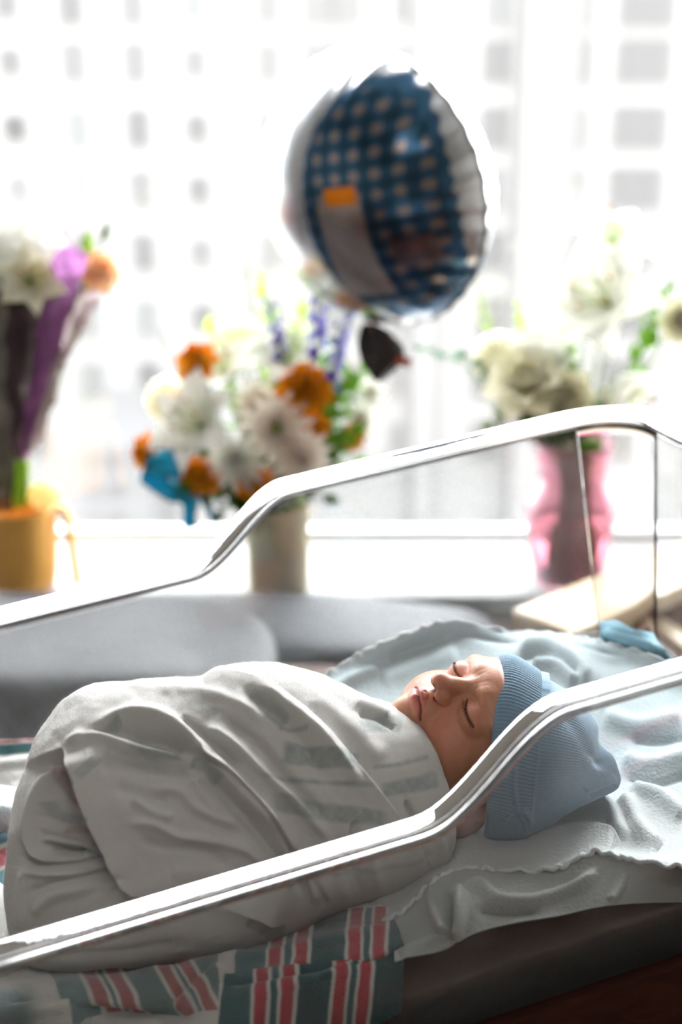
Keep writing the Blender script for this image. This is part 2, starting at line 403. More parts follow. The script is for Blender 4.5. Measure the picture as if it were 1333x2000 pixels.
arm = tag(empty('armchair', (.75, 1.55, 0)), 'wooden armchair with broad sunlit arm, right of the sofa beyond the cot', 'chair')
def plank(name, P, Q, width, th, m, parent, bev=.006):
    P = np.array(P, float); Q = np.array(Q, float); d = Q - P; L = np.linalg.norm(d); d /= L
    s = np.cross(d, [0, 0, 1.0]); s /= np.linalg.norm(s); n = np.cross(s, d)
    fr = lambda V: P + V[:, :1] * d + V[:, 1:2] * s + V[:, 2:] * n
    return box(name, (0, -width / 2, -th / 2), (L, width / 2, th / 2), m, parent, bev, fr, 3)
pA = at_z(1058, 1232, .70); pB = at_z(1420, 1078, .70)
plank('arm_rest', pA, pB, .105, .03, m_beech, arm)
pC = at_z(1222, 1192, .665); pD = at_z(1420, 1325, .60)
plank('front_rail', pC, pD, .05, .032, m_beech, arm, .012)
dirn = (pB - pA) / np.linalg.norm(pB - pA)
sid = np.cross(dirn, [0, 0, 1.0]); 
pE = pA + dirn * .14 + sid * .02; pF = pB + dirn * .2 + sid * .02
plank('side_panel', pE - [0, 0, .19], pF - [0, 0, .19], .02, .34, m_brown, arm, .003)
for q in (pE, pF): plank('leg', q - [0, 0, .7], q - [0, 0, .72] + dirn * .04, .04, .0, m_beech, arm) if False else box('leg', (q[0] - .02, q[1] - .02, 0), (q[0] + .02, q[1] + .02, q[2] - .012), m_beech, arm, .004)
cushion('seat', (pD[0] - .05, 1.15, .34), (pD[0] + .5, 1.62, .47), m_vinyl, arm)
cushion('backrest', (pF[0] - .08, 1.5, .45), (pF[0] + .45, 1.66, .98), m_vinyl2, arm) if False else None

# ------------------------------------------------------------------ cot cart under the clear tub
m_cherry = wood_mat('cherry_wood', (.026, .007, .004), (.038, .011, .006), .75)
m_cherry.node_tree.nodes['Principled BSDF'].inputs['Specular IOR Level'].default_value = .12
m_steel = mat('brushed_metal', (.55, .55, .56), .35, metal=1)
cart = tag(empty('bassinet_cart', tuple(tub(.16, .86, -.2) * [1, 1, 0])), 'reddish brown wooden cart carrying the clear bassinet tub', 'cart')
S0, S1, T0, T1 = -.24, .535, .651, 1.068
BOT = -.185
# tilted tray holding the tub
box('tray', (S0 - .03, T0 + .0081, BOT - .030), (S1 + .03, T1 + .03, BOT - .004), m_cherry, cart, .003, tubef)
box('tray_lip', (S0 - .03, T0 - .006, BOT - .034), (S1 + .03, T0 + .005, BOT + .031), m_cherry, cart, .003, tubef)
box('tray_lip', (S0 - .03, T1 + .0301, BOT - .034), (S1 + .03, T1 + .042, BOT + .003), m_cherry, cart, .003, tubef)
R3 = Matrix.Rotation(YAW, 3, 'Z'); R3n = np.array(R3)
cb = np.array(tub(.15, .86, BOT - .06)) * [1, 1, 0]
def cf(V): return cb + V @ R3n.T
for a_ in (-.12, .30):
    q0 = tub(.15 + a_ - .1, .86, BOT - .03); q = (q0 - cb) @ R3n
    box('support', (q[0] - .02, -.12, .66), (q[0] + .02, .12, q[2] + .0), m_steel, cart, .003, cf)
box('cabinet', (-.36, -.2, .12), (.36, .2, .66), m_cherry, cart, .006, cf)
for k in range(3):
    dr = box('drawer', (-.34, -.212, .15 + k * .165), (.34, -.2001, .30 + k * .165), m_cherry, cart, .003, cf)
    box('handle', (-.06, -.226, .215 + k * .165), (.06, -.2121, .23 + k * .165), m_steel, dr, .003, cf)
for sx in (-.32, .32):
    for sy in (-.17, .17):
        V = lathe_v([(0, -.012), (.034, -.012), (.037, -.006), (.037, .006), (.034, .012), (0, .012)], 24)[..., [0, 2, 1]] + [sx, sy, .037]
        cs = grid('caster', (V.reshape(-1, 3) @ R3n.T + cb).reshape(V.shape), mat('rubber_black', (.03, .03, .03), .6), cart, cj=True)
        box('caster_fork', (sx - .012, sy - .018, .074), (sx + .012, sy + .018, .12), m_steel, cs, .002, cf)

# ------------------------------------------------------------------ clear acrylic tub
def plan(rad=.055, inset=0.0, m=18):
    s0, s1, t0, t1 = S0 + inset, S1 - inset, T0 + inset, T1 - inset; r = rad
    P = []; Nn = []
    def arc(cs, ct, a0):
        for k in range(m + 1):
            a = a0 + k / m * np.pi / 2; P.append((cs + r * np.cos(a), ct + r * np.sin(a))); Nn.append((np.cos(a), np.sin(a)))
    def line(p, q, nn, k):
        for i in range(1, k): 
            f = i / k; P.append((p[0] + (q[0] - p[0]) * f, p[1] + (q[1] - p[1]) * f)); Nn.append(nn)
    arc(s1 - r, t1 - r, 0); line((s1 - r, t1), (s0 + r, t1), (0, 1), 110)
    arc(s0 + r, t1 - r, np.pi / 2); line((s0, t1 - r), (s0, t0 + r), (-1, 0), 20)
    arc(s0 + r, t0 + r, np.pi); line((s0 + r, t0), (s1 - r, t0), (0, -1), 110)
    arc(s1 - r, t0 + r, 1.5 * np.pi); line((s1, t0 + r), (s1, t1 - r), (1, 0), 20)
    return np.array(P), np.array(Nn)
def rim_n(s, t):
    c = .2245 + (.182 - .2245) * (t - T0) / (T1 - T0)
    return .052 * sstep(c - .047, c + .047, s)
m_rim = mat('acrylic_rim', (.97, .98, .98), .03, trans=1.0, ior=1.49, bump=(30, .0004))
m_wallc = thin_clear('clear_acrylic', (.955, .965, .965), .015, .018)
tubroot = tag(empty('bassinet_tub', tuple(tub(.15, .86, BOT)), TUBM.to_3x3()), 'clear acrylic bassinet tub holding the swaddled baby, rim stepping up towards the head', 'bassinet')
P2, NN = plan()
# slope-aware rim frame
pn = rim_n(P2[:, 0], P2[:, 1])
tan = np.stack([np.roll(P2[:, 0], -1) - np.roll(P2[:, 0], 1), np.roll(P2[:, 1], -1) - np.roll(P2[:, 1], 1), np.roll(pn, -1) - np.roll(pn, 1)], -1)
tan /= np.linalg.norm(tan, axis=1, keepdims=True)
outw = np.stack([NN[:, 0], NN[:, 1], 0 * pn], -1); upv = np.cross(outw, tan); upv *= np.sign(upv[:, 2:3])
prof = np.array([(-.0035, -.0040), (-.003, -.001), (-.0005, .0010), (.004, .0014), (.010, .0014), (.0138, .0010), (.0150, -.0004), (.0160, -.0002), (.0178, .0006), (.0196, .0002), (.0206, -.0012), (.0206, -.0032), (.0194, -.0042), (.0175, -.0034), (.0150, -.0026), (.008, -.0020), (.003, -.0024), (.0002, -.0040)])
prof = catmull(prof, 72, closed=True)
c3 = np.stack([P2[:, 0], P2[:, 1], pn], -1)
widen = 1 + .55 * sstep(T0 + .2, T1, P2[:, 1])
V = c3[:, None, :] + (prof[None, :, 0] * widen[:, None])[..., None] * outw[:, None, :] + prof[None, :, 1, None] * upv[:, None, :]
grid('rim', tub(V[..., 0], V[..., 1], V[..., 2]), m_rim, tubroot, ci=True, cj=True, flip=True)
levels = np.linspace(0, 1, 26)
outer = []; inner = []
for f in levels:
    z = (pn - .006) * (1 - f) + (BOT + .0) * f
    ins = .016 * f
    outer.append(np.stack([P2[:, 0] - NN[:, 0] * ins, P2[:, 1] - NN[:, 1] * ins, z], -1))
    inner.append(np.stack([P2[:, 0] - NN[:, 0] * (ins + .0032), P2[:, 1] - NN[:, 1] * (ins + .0032), z + .003 * f], -1))
allw = np.array(outer + inner[::-1])
nP = allw.shape[1]; Vw = tub(allw[..., 0], allw[..., 1], allw[..., 2])
Fw = gridfaces(len(allw), nP, True, True)[:, ::-1].tolist()
nlev = len(outer)
# floors: outer bottom and inner bottom replace the seam between them
Fw = [f for f in Fw if not (min(f) // nP == nlev - 1 and max(f) // nP == nlev)]
Fw += [[(nlev - 1) * nP + j for j in range(nP)][::-1], [nlev * nP + j for j in range(nP)]]
tw_ = raw('tub_wall', Vw, Fw, m_wallc, tubroot)
m_corner = mat('acrylic_corner', (.98, .99, .99), .05, trans=1.0, ior=1.22)
tw_.data.materials.append(m_corner)
arcs = [(0, 18), (18 + 110, 18 + 110 + 18), (2 * 18 + 110 + 20, 3 * 18 + 110 + 20), (3 * 18 + 220 + 20, 4 * 18 + 220 + 20)]
nx_ = np.abs(NN[:, 0] * NN[:, 1]) > 1e-6
mi = [1 if (len(f) == 4 and all(nx_[q % nP] for q in f)) else 0 for f in Fw]
tw_.data.polygons.foreach_set('material_index', mi)

# ------------------------------------------------------------------ mattress
m_matt = mat('mattress_cover', (.075, .070, .062), .75, bump=(60, .002), noise=(12, .05))
MT = -.130
mr = empty('mattress', tuple(tub(.15, .86, BOT)), TUBM.to_3x3())
tag(mr, 'thin pale mattress filling the bottom of the clear tub', 'mattress')
n_, m__ = 120, 60
def soft(lo, hi, e=.16, n=60, m=120):
    lo = np.array(lo); hi = np.array(hi); c = (lo + hi) / 2; h = (hi - lo) / 2
    th = np.linspace(-np.pi / 2, np.pi / 2, n); ph = np.linspace(0, 2 * np.pi, m, endpoint=False)
    T, P = np.meshgrid(th, ph, indexing='ij'); sp = lambda x, e_: np.sign(x) * np.abs(x) ** e_
    return c + h * np.stack([sp(np.cos(T), .14) * sp(np.cos(P), e), sp(np.cos(T), .14) * sp(np.sin(P), e), sp(np.sin(T), .14)], -1)
V = soft((S0 + .022, T0 + .0205, BOT + .0035), (S1 - .022, T1 - .0215, MT))
V[..., 1] += vnoise(V[..., [0, 2]] * 25) * .0015
grid('mattress_body', tub(V[..., 0], V[..., 1], V[..., 2]), m_matt, mr, cj=True)

# ------------------------------------------------------------------ bedding
def patch(rows, nu, nv):
    """rows of control points in real space -> dense grid; each control is (u, v, mode, value)"""
    P = []
    for r in rows:
        q = []
        for (u, v, md, val) in r:
            q.append({'t': at_t, 'n': at_n, 'k': at_k}[md](u, v, val))
        P.append(catmull(np.array(q), nu))
    return catmull(np.array(P), nv)
def push(V, disp, cj=False, sign=1):
    n = normals(V, cj)
    return V + sign * n * disp[..., None]

m_muslin = mat('pale_blue_muslin', (.66, .76, .80), .85, sheen=.3, bump=(420, .0009), vcol=True, noise=(60, .05))
m_flan = mat('striped_flannel', (.8, .8, .8), .9, sheen=.5, bump=(900, .0010), vcol=True, noise=(700, .10))

TEAL = np.array([.045, .135, .15]); TEAL2 = np.array([.03, .10, .115]); RED = np.array([.42, .06, .075]); WHT = np.array([.74, .73, .70])
def nn(*pts): return [(u, v, 'n', z) for (u, v, z) in pts]
# striped hospital blanket spread under the swaddle
B = -.1255
rows_b = [
 nn((-90, 1452, -.100), (0, 1448, -.100), (100, 1440, -.104), (250, 1420, -.11), (420, 1400, -.115), (600, 1385, -.118), (760, 1375, -.12)),
 nn((-90, 1510, -.112), (0, 1505, -.112), (100, 1500, -.115), (250, 1480, -.120), (420, 1460, -.122), (600, 1440, -.122), (760, 1430, -.123)),
 nn((-90, 1640, B), (0, 1640, B), (100, 1640, B), (250, 1620, B), (420, 1600, B), (600, 1570, B), (760, 1550, B)),
 nn((-90, 1800, B), (0, 1800, B), (120, 1800, B), (260, 1780, B), (430, 1750, B), (610, 1700, B), (770, 1680, B)),
 nn((-90, 1880, -.118), (0, 1880, -.118), (120, 1895, -.121), (270, 1893, -.121), (430, 1865, -.120), (610, 1815, -.118), (760, 1770, -.116)),
 nn((-90, 1925, -.100), (0, 1925, -.099), (120, 1922, -.103), (270, 1905, -.104), (430, 1872, -.103), (610, 1848, -.103), (775, 1808, -.104)),
 nn((-90, 1975, -.100), (0, 1970, -.099), (120, 1960, -.103), (270, 1950, -.104), (420, 1935, -.104), (600, 1905, -.102), (786, 1840, -.104)),
 nn((-90, 2010, -.118), (0, 2005, -.117), (120, 1995, -.119), (270, 1985, -.116), (420, 1975, -.108), (600, 1925, -.106), (790, 1858, -.108)),
 [(-90, 2070, 'n', -.125), (0, 2060, 'n', -.124), (120, 2050, 'n', -.124), (270, 2040, 'n', -.122), (410, 2040, 't', .6690), (590, 1990, 't', .6690), (786, 1915, 't', .6690)],
 [(-90, 2140, 't', .6690), (0, 2140, 't', .6690), (120, 2130, 't', .6690), (270, 2120, 't', .6690), (405, 2110, 't', .6690), (580, 2065, 't', .6690), (782, 1975, 't', .6685)],
]
V = patch(rows_b, 520, 420); uv = proj(V)
disp = ridge(uv, [(0, 1965), (90, 1945), (200, 1975), (300, 1985), (400, 1990)], 14, -.006) + ridge(uv, [(60, 2000), (160, 1985), (260, 1996), (330, 1992)], 10, .004)
disp += ridge(uv, [(440, 1925), (520, 1915), (620, 1895), (700, 1880), (780, 1862)], 7, -.004) + ridge(uv, [(445, 1880), (560, 1862), (660, 1836), (780, 1818)], 9, .003)
disp += ridge(uv, [(350, 1975), (400, 1925), (440, 1895)], 10, .006) + ridge(uv, [(330, 1960), (380, 1915), (415, 1895)], 7, -.004)
disp += ridge(uv, [(-20, 1500), (60, 1490), (140, 1480)], 10, .004)
disp += vnoise(V * 60) * .0014 + vnoise(V * 160, 3) * .0005
def stripes_vert(uv, base):
    """bold bands of the near corner: teal, red pairs; and the paler slanted bands to its left"""
    c = np.broadcast_to(base, uv.shape[:-1] + (3,)).copy()
    u = uv[..., 0] + .10 * (uv[..., 1] - 1900); v = uv[..., 1]
    bands = [(438, 497, TEAL), (503, 526, RED), (533, 546, TEAL), (553, 576, RED), (584, 648, TEAL2), (655, 678, RED), (684, 696, TEAL), (702, 724, RED), (731, 792, TEAL2)]
    lay = (v > 1858) | (u > 640)
    off = np.where(v < 1908 - (u - 440) * .14, 22.0, 0)   # upper fold is shifted sideways
    for a, b_, cc in bands:
        w = sstep(a - 2, a + 2, u - off) * sstep(b_ + 2, b_ - 2, u - off) * (uv[..., 0] > 428) * (v > 1780)
        c = c * (1 - w[..., None]) + cc * w[..., None]
    u2 = uv[..., 0] - .62 * (v - 1890)
    for a, b_, cc in [(88, 140, TEAL * 1.5), (150, 176, RED * .9), (184, 192, TEAL), (200, 226, RED * .9), (236, 296, TEAL * 1.2), (306, 330, RED * .9), (338, 346, TEAL), (352, 376, RED * .9), (386, 440, TEAL * 1.2)]:
        w = sstep(a - 3, a + 3, u2) * sstep(b_ + 3, b_ - 3, u2) * (uv[..., 0] <= 428) * (v > 1880 - .05 * uv[..., 0]) * (v < 1992 - .04 * uv[..., 0])
        w = w * .8
        c = c * (1 - w[..., None]) + cc * w[..., None]
    w = sstep(90, 40, uv[..., 0]) * sstep(1920, 1944, v); c = c * (1 - .75 * w[..., None]) + TEAL * 1.3 * .75 * w[..., None]
    # far strip left of the swaddle
    for a, b_, cc in [(1457, 1478, TEAL), (1449, 1454, RED)]:
        w = sstep(a - 3, a + 3, v + .08 * uv[..., 0]) * sstep(b_ + 3, b_ - 3, v + .08 * uv[..., 0]) * (uv[..., 0] < 140)
        c = c * (1 - w[..., None]) + cc * w[..., None]
    for a, b_, cc in [(1600, 1655, np.array([.05, .17, .22])), (1664, 1700, RED), (1706, 1740, np.array([.07, .2, .24]))]:
        vv = v + .35 * uv[..., 0]
        w = sstep(a - 3, a + 3, vv) * sstep(b_ + 3, b_ - 3, vv) * (uv[..., 0] < 60)
        c = c * (1 - w[..., None]) + cc * w[..., None]
    return c
cl_ = stripes_vert(uv, WHT)
nrm = normals(V); sgn = 1 if nrm[200, 200] @ N_ > 0 else -1
V = V + sgn * nrm * disp[..., None]
sb = grid('striped_blanket', V, m_flan, None, col=cl_, flip=(sgn < 0))
solidify(sb, .0022)
tag(sb, 'white hospital blanket with teal and red stripes spread under the swaddled baby', 'blanket')

# pale blue muslin sheet with scalloped edge
rows_s = [
 [(540, 1385, 't', 1.025), (650, 1312, 't', 1.03), (720, 1270, 't', 1.034), (800, 1238, 't', 1.038), (885, 1214, 't', 1.040), (1000, 1237, 't', 1.028), (1105, 1243, 't', 1.018), (1200, 1262, 'n', -.108), (1300, 1292, 'n', -.110), (1440, 1335, 'n', -.112)],
 nn((540, 1450, -.119), (660, 1385, -.114), (730, 1330, -.110), (810, 1290, -.108), (890, 1265, -.106), (1000, 1275, -.108), (1110, 1285, -.110), (1210, 1310, -.116), (1310, 1345, -.118), (1450, 1390, -.12)),
 nn((560, 1540, -.1215), (690, 1480, -.1215), (770, 1440, -.1215), (850, 1410, -.1215), (930, 1390, -.1205), (1030, 1380, -.119), (1140, 1370, -.114), (1240, 1390, -.112), (1340, 1420, -.113), (1470, 1460, -.115)),
 nn((600, 1660, -.1215), (720, 1610, -.1215), (800, 1580, -.1215), (880, 1560, -.1215), (960, 1540, -.1215), (1060, 1520, -.1215), (1170, 1490, -.1205), (1270, 1490, -.117), (1370, 1510, -.116), (1490, 1540, -.116)),
 nn((640, 1770, -.1215), (750, 1700, -.1215), (830, 1670, -.121), (900, 1640, -.1215), (980, 1625, -.1215), (1080, 1610, -.1210), (1190, 1590, -.1195), (1290, 1590, -.117), (1390, 1600, -.116), (1500, 1620, -.116)),
 nn((690, 1812, -.115), (780, 1755, -.112), (845, 1705, -.108), (905, 1680, -.111), (985, 1670, -.112), (1085, 1662, -.111), (1160, 1645, -.110), (1225, 1650, -.110), (1320, 1665, -.112), (1480, 1670, -.112)),
 nn((715, 1822, -.108), (790, 1778, -.102), (850, 1722, -.100), (905, 1700, -.104), (985, 1704, -.105), (1060, 1708, -.103), (1125, 1682, -.098), (1200, 1666, -.096), (1262, 1690, -.099), (1345, 1692, -.098), (1480, 1685, -.098))[:10],
]
rows_s[-1] = nn((715, 1822, -.108), (790, 1778, -.102), (850, 1722, -.100), (905, 1700, -.104), (985, 1704, -.105), (1085, 1700, -.100), (1160, 1668, -.096), (1240, 1680, -.098), (1345, 1694, -.098), (1480, 1685, -.098))
V = patch(rows_s, 640, 420)
uv = proj(V); nrm = normals(V); sgn = 1 if nrm[200, 300] @ N_ > 0 else -1
disp = vnoise(V * 22, 5) * .0022 + vnoise(V * 55, 6) * .0012
# folds
disp += step(uv, [(1215, 1655), (1190, 1640), (1120, 1636), (1040, 1650), (960, 1655), (900, 1668), (868, 1692)], .010, 4, 60)
disp += ridge(uv, [(1215, 1650), (1205, 1610), (1185, 1580), (1150, 1560)], 12, .007)
disp += ridge(uv, [(1220, 1560), (1240, 1600), (1260, 1640), (1290, 1660)], 16, .008) + ridge(uv, [(1235, 1540), (1290, 1560), (1340, 1600)], 14, .006)
disp += ridge(uv, [(1215, 1480), (1260, 1500), (1320, 1490), (1400, 1470)], 16, .006) + ridge(uv, [(1220, 1520), (1280, 1535), (1340, 1520), (1400, 1505)], 9, -.004)
disp += ridge(uv, [(1180, 1400), (1250, 1420), (1340, 1400)], 18, .006) + ridge(uv, [(1230, 1445), (1290, 1450), (1350, 1440)], 10, -.004)
disp += ridge(uv, [(1010, 1262), (1060, 1268), (1120, 1300), (1160, 1345)], 15, .009) + ridge(uv, [(1040, 1300), (1090, 1310), (1130, 1345)], 10, .007) + ridge(uv, [(1010, 1285), (1080, 1288), (1140, 1330)], 8, -.005)
disp += ridge(uv, [(760, 1290), (820, 1262), (880, 1250)], 14, -.004) + ridge(uv, [(740, 1330), (830, 1300), (900, 1280)], 20, .004) + ridge(uv, [(650, 1350), (700, 1320), (740, 1310)], 12, .004)
disp += ridge(uv, [(880, 1235), (1000, 1256), (1110, 1262), (1220, 1285)], 6, -.003)
disp += ridge(uv, [(730, 1770), (790, 1735), (845, 1690), (900, 1650)], 10, .004)
disp *= (uv[..., 0] > 600) * (1 - .9 * sstep(V.shape[0] - 60, V.shape[0] - 10, np.arange(V.shape[0])))[:, None]
# gathered scalloped hem at both long edges
fx = np.linspace(0, 1, V.shape[1]); ph = np.cumsum(1 + .5 * vnoise(np.stack([fx * 23, fx * 0], -1), 2)) / V.shape[1]
hem = sstep(9, 0, np.arange(V.shape[0]))[:, None]; hem2 = sstep(V.shape[0] - 16, V.shape[0] - 1, np.arange(V.shape[0]))[:, None]
sc_ = (.7 * np.sin(ph * 2 * np.pi * 24) + .5 * np.sin(ph * 2 * np.pi * 41 + 2 * np.sin(ph * 20)))[None, :]
V = V + N_ * (hem * .0012 * sc_ + hem2 * (.0009 * sc_ + .001 * np.sin(ph * 2 * np.pi * 19)[None, :]))[..., None] - W_ * (hem2 * .0009 * np.cos(ph * 2 * np.pi * 33)[None, :])[..., None]
V = V + sgn * nrm * disp[..., None]
cb_ = np.array([.50, .61, .65]); cw = np.array([.58, .60, .60])
fz = .5 + .5 * vnoise(uv / 130., 8)
col = cb_ + (cw - cb_) * np.clip(sstep(1480, 1640, uv[..., 1]) * .8 + fz * .3, 0, 1)[..., None]
# faint printed lines
pk = np.exp(-((np.abs(uv[..., 1] + .35 * (uv[..., 0] - 1250) - 1470) - 35) / 9) ** 2) * sstep(1160, 1230, uv[..., 0])
col = col * (1 - .5 * pk[..., None]) + np.array([.70, .55, .60]) * .5 * pk[..., None]
ms = grid('muslin_sheet', V, m_muslin, None, col=col, flip=(sgn < 0)); solidify(ms, .0016)
# rolled hem threads
for nm_, row in (('hem', V[0]), ('hem', V[-1])):
    tube(nm_, row[::2] + N_ * .0006, .0016, mat('hem_thread', (.72, .76, .77), .8, bump=(500, .001)), ms, 6)
tag(ms, 'pale blue muslin sheet with a gathered scalloped hem under the baby\'s head', 'sheet')

# skirt of the sheet hanging over the mattress edge towards the near wall
rows_k = [
 nn((715, 1820, -.110), (788, 1776, -.104), (848, 1719, -.102), (903, 1697, -.106), (983, 1702, -.107), (1085, 1698, -.102), (1160, 1666, -.098), (1240, 1678, -.100), (1345, 1692, -.100), (1480, 1683, -.100)),
 [(765, 1838, 't', .690), (812, 1822, 't', .690), (862, 1785, 't', .690), (915, 1755, 't', .690), (990, 1752, 't', .688), (1090, 1745, 't', .686), (1170, 1718, 't', .684), (1250, 1722, 't', .682), (1350, 1730, 't', .680), (1490, 1722, 't', .680)],
 [(772, 1880, 't', .6695), (822, 1868, 't', .6695), (870, 1855, 't', .6695), (925, 1825, 't', .6695), (1000, 1805, 't', .6695), (1095, 1790, 't', .6695), (1175, 1772, 't', .6695), (1255, 1765, 't', .6695), (1350, 1762, 't', .6695), (1490, 1755, 't', .6695)],
]
V = patch(rows_k, 460, 200); uv = proj(V); nrm = normals(V); sgn = 1 if (nrm[100, 200] @ (N_ - W_)) > 0 else -1
disp = vnoise(V * 18, 9) * .0012
disp += ridge(uv, [(905, 1740), (935, 1735), (965, 1760), (1010, 1765), (1060, 1760), (1130, 1735), (1170, 1700)], 9, .006) + ridge(uv, [(905, 1745), (900, 1790), (890, 1840)], 8, .010) + ridge(uv, [(850, 1745), (860, 1800), (870, 1830)], 8, .009) + ridge(uv, [(880, 1740), (882, 1790), (880, 1840)], 8, -.008) + ridge(uv, [(930, 1775), (990, 1782), (1060, 1775)], 10, -.006)
disp += ridge(uv, [(780, 1870), (840, 1845), (880, 1820)], 10, .004) + ridge(uv, [(1215, 1705), (1205, 1740), (1190, 1765)], 8, .005)
V = V + sgn * nrm * disp[..., None]
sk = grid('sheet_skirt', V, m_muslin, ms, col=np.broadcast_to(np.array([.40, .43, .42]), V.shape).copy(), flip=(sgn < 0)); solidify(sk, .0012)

# white cloth bunched at the left end
rows_w = [
 nn((-120, 1520, -.105), (-40, 1528, -.102), (20, 1536, -.103), (60, 1548, -.108)),
 nn((-120, 1560, -.092), (-40, 1565, -.088), (15, 1572, -.092), (50, 1590, -.104)),
 nn((-120, 1600, -.105), (-40, 1602, -.10), (10, 1605, -.106), (38, 1620, -.116)),
 nn((-120, 1630, -.121), (-40, 1630, -.121), (5, 1625, -.121), (30, 1640, -.122)),
]
V = patch(rows_w, 60, 80); nrm = normals(V); sgn = 1 if nrm[40, 30] @ N_ > 0 else -1
wc = grid('burp_cloth', V, mat('white_cotton', (.70, .76, .80), .85, sheen=.3, bump=(600, .001)), None, flip=(sgn < 0)); solidify(wc, .002)
tag(wc, 'white cotton cloth bunched at the far left end beyond the teal fold', 'cloth')
rows_w = [
 nn((-120, 1700, -.10), (-40, 1712, -.096), (5, 1735, -.099), (30, 1765, -.112)),
 nn((-120, 1760, -.084), (-40, 1770, -.080), (12, 1785, -.088), (44, 1810, -.112)),
 nn((-120, 1850, -.082), (-40, 1850, -.080), (12, 1850, -.088), (48, 1855, -.113)),
 nn((-120, 1930, -.098), (-40, 1915, -.098), (5, 1900, -.10), (40, 1880, -.114)),
 nn((-120, 1960, -.116), (-40, 1945, -.112), (5, 1925, -.112), (34, 1895, -.118)),
]
V = patch(rows_w, 80, 120); uv = proj(V); nrm = normals(V); sgn = 1 if nrm[60, 30] @ N_ > 0 else -1
V = V + sgn * nrm * (ridge(uv, [(28, 1775), (15, 1830), (5, 1880)], 9, .004) + vnoise(V * 50) * .001)[..., None]
wc = grid('burp_cloth', V, mat('off_white_cotton', (.70, .70, .68), .85, sheen=.3, bump=(600, .001)), None, flip=(sgn < 0)); solidify(wc, .002)
tag(wc, 'off-white cotton cloth bunched at the lower left beside the swaddle', 'cloth')

# folded blue cloth in the far corner of the tub
rows_c = [
 nn((1168, 1217, -.098), (1205, 1216, -.094), (1245, 1232, -.096), (1275, 1240, -.104)),
 nn((1178, 1232, -.101), (1212, 1232, -.096), (1250, 1246, -.100), (1285, 1258, -.108)),
 nn((1172, 1246, -.110), (1215, 1250, -.104), (1260, 1262, -.106), (1300, 1272, -.112)),
 nn((1180, 1262, -.122), (1225, 1270, -.120), (1270, 1285, -.120), (1320, 1292, -.122)),
]
V = patch(rows_c, 90, 70); uv = proj(V); nrm = normals(V); sgn = 1 if nrm[30, 30] @ N_ > 0 else -1
V = V + sgn * nrm * (ridge(uv, [(1180, 1232), (1220, 1246), (1280, 1268)], 5, .003) + vnoise(V * 60) * .001)[..., None]
bc = grid('blue_cloth', V, mat('sky_blue_cloth', (.34, .60, .74), .8, bump=(500, .001)), None, flip=(sgn < 0)); solidify(bc, .002)
tag(bc, 'small folded sky blue cloth in the far head corner of the tub', 'cloth')
# ------------------------------------------------------------------ the baby: head (one continuous surface with neck and chest)
HC = tub(.2705, .8005, -.0556) + D_ * .0013 + N_ * .0012; HS = 1.08
HX = -.210 * D_ - .930 * W_ - .300 * N_; HY = -.195 * D_ - .261 * W_ + .945 * N_; HZ = .958 * D_ - .257 * W_ + .127 * N_
HX /= np.linalg.norm(HX); HY -= HX * (HX @ HY); HY /= np.linalg.norm(HY); HZ = HZ - HX * (HX @ HZ) - HY * (HY @ HZ); HZ /= np.linalg.norm(HZ)
def head(P): P = np.asarray(P, float) * HS / 100; return HC + P[..., :1] * HX + P[..., 1:2] * HY + P[..., 2:3] * HZ

def ell(P, c, r):
    q = (P - np.array(c)) / np.array(r); k0 = np.linalg.norm(q, axis=-1); k1 = np.linalg.norm(q / np.array(r), axis=-1)
    return k0 * (k0 - 1) / (k1 + 1e-9)
def cap_(P, a, b, ra, rb=None):
    a = np.array(a, float); b = np.array(b, float); rb = ra if rb is None else rb
    ab = b - a; h = np.clip(((P - a) @ ab) / (ab @ ab), 0, 1)
    return np.linalg.norm(P - a - h[..., None] * ab, axis=-1) - (ra + (rb - ra) * h)
def smin(a, b, k):
    h = np.clip(.5 + .5 * (b - a) / k, 0, 1); return b + (a - b) * h - k * h * (1 - h)
def smax(a, b, k): return -smin(-a, -b, k)
def polyd(x, z, pts):
    best = np.full(x.shape, 1e9)
    for (a, b) in zip(pts[:-1], pts[1:]):
        a = np.array(a); b = np.array(b); ab = b - a
        h = np.clip(((x - a[0]) * ab[0] + (z - a[1]) * ab[1]) / (ab @ ab), 0, 1)
        best = np.minimum(best, np.hypot(x - a[0] - h * ab[0], z - a[1] - h * ab[1]))
    return best
LID = [(.95, .0), (1.25, -.12), (1.6, -.20), (2.0, -.22), (2.4, -.16), (2.75, -.04)]
MOUTH = [(0, -2.74), (.35, -2.80), (.7, -2.78), (1.0, -2.86), (1.28, -3.02)]
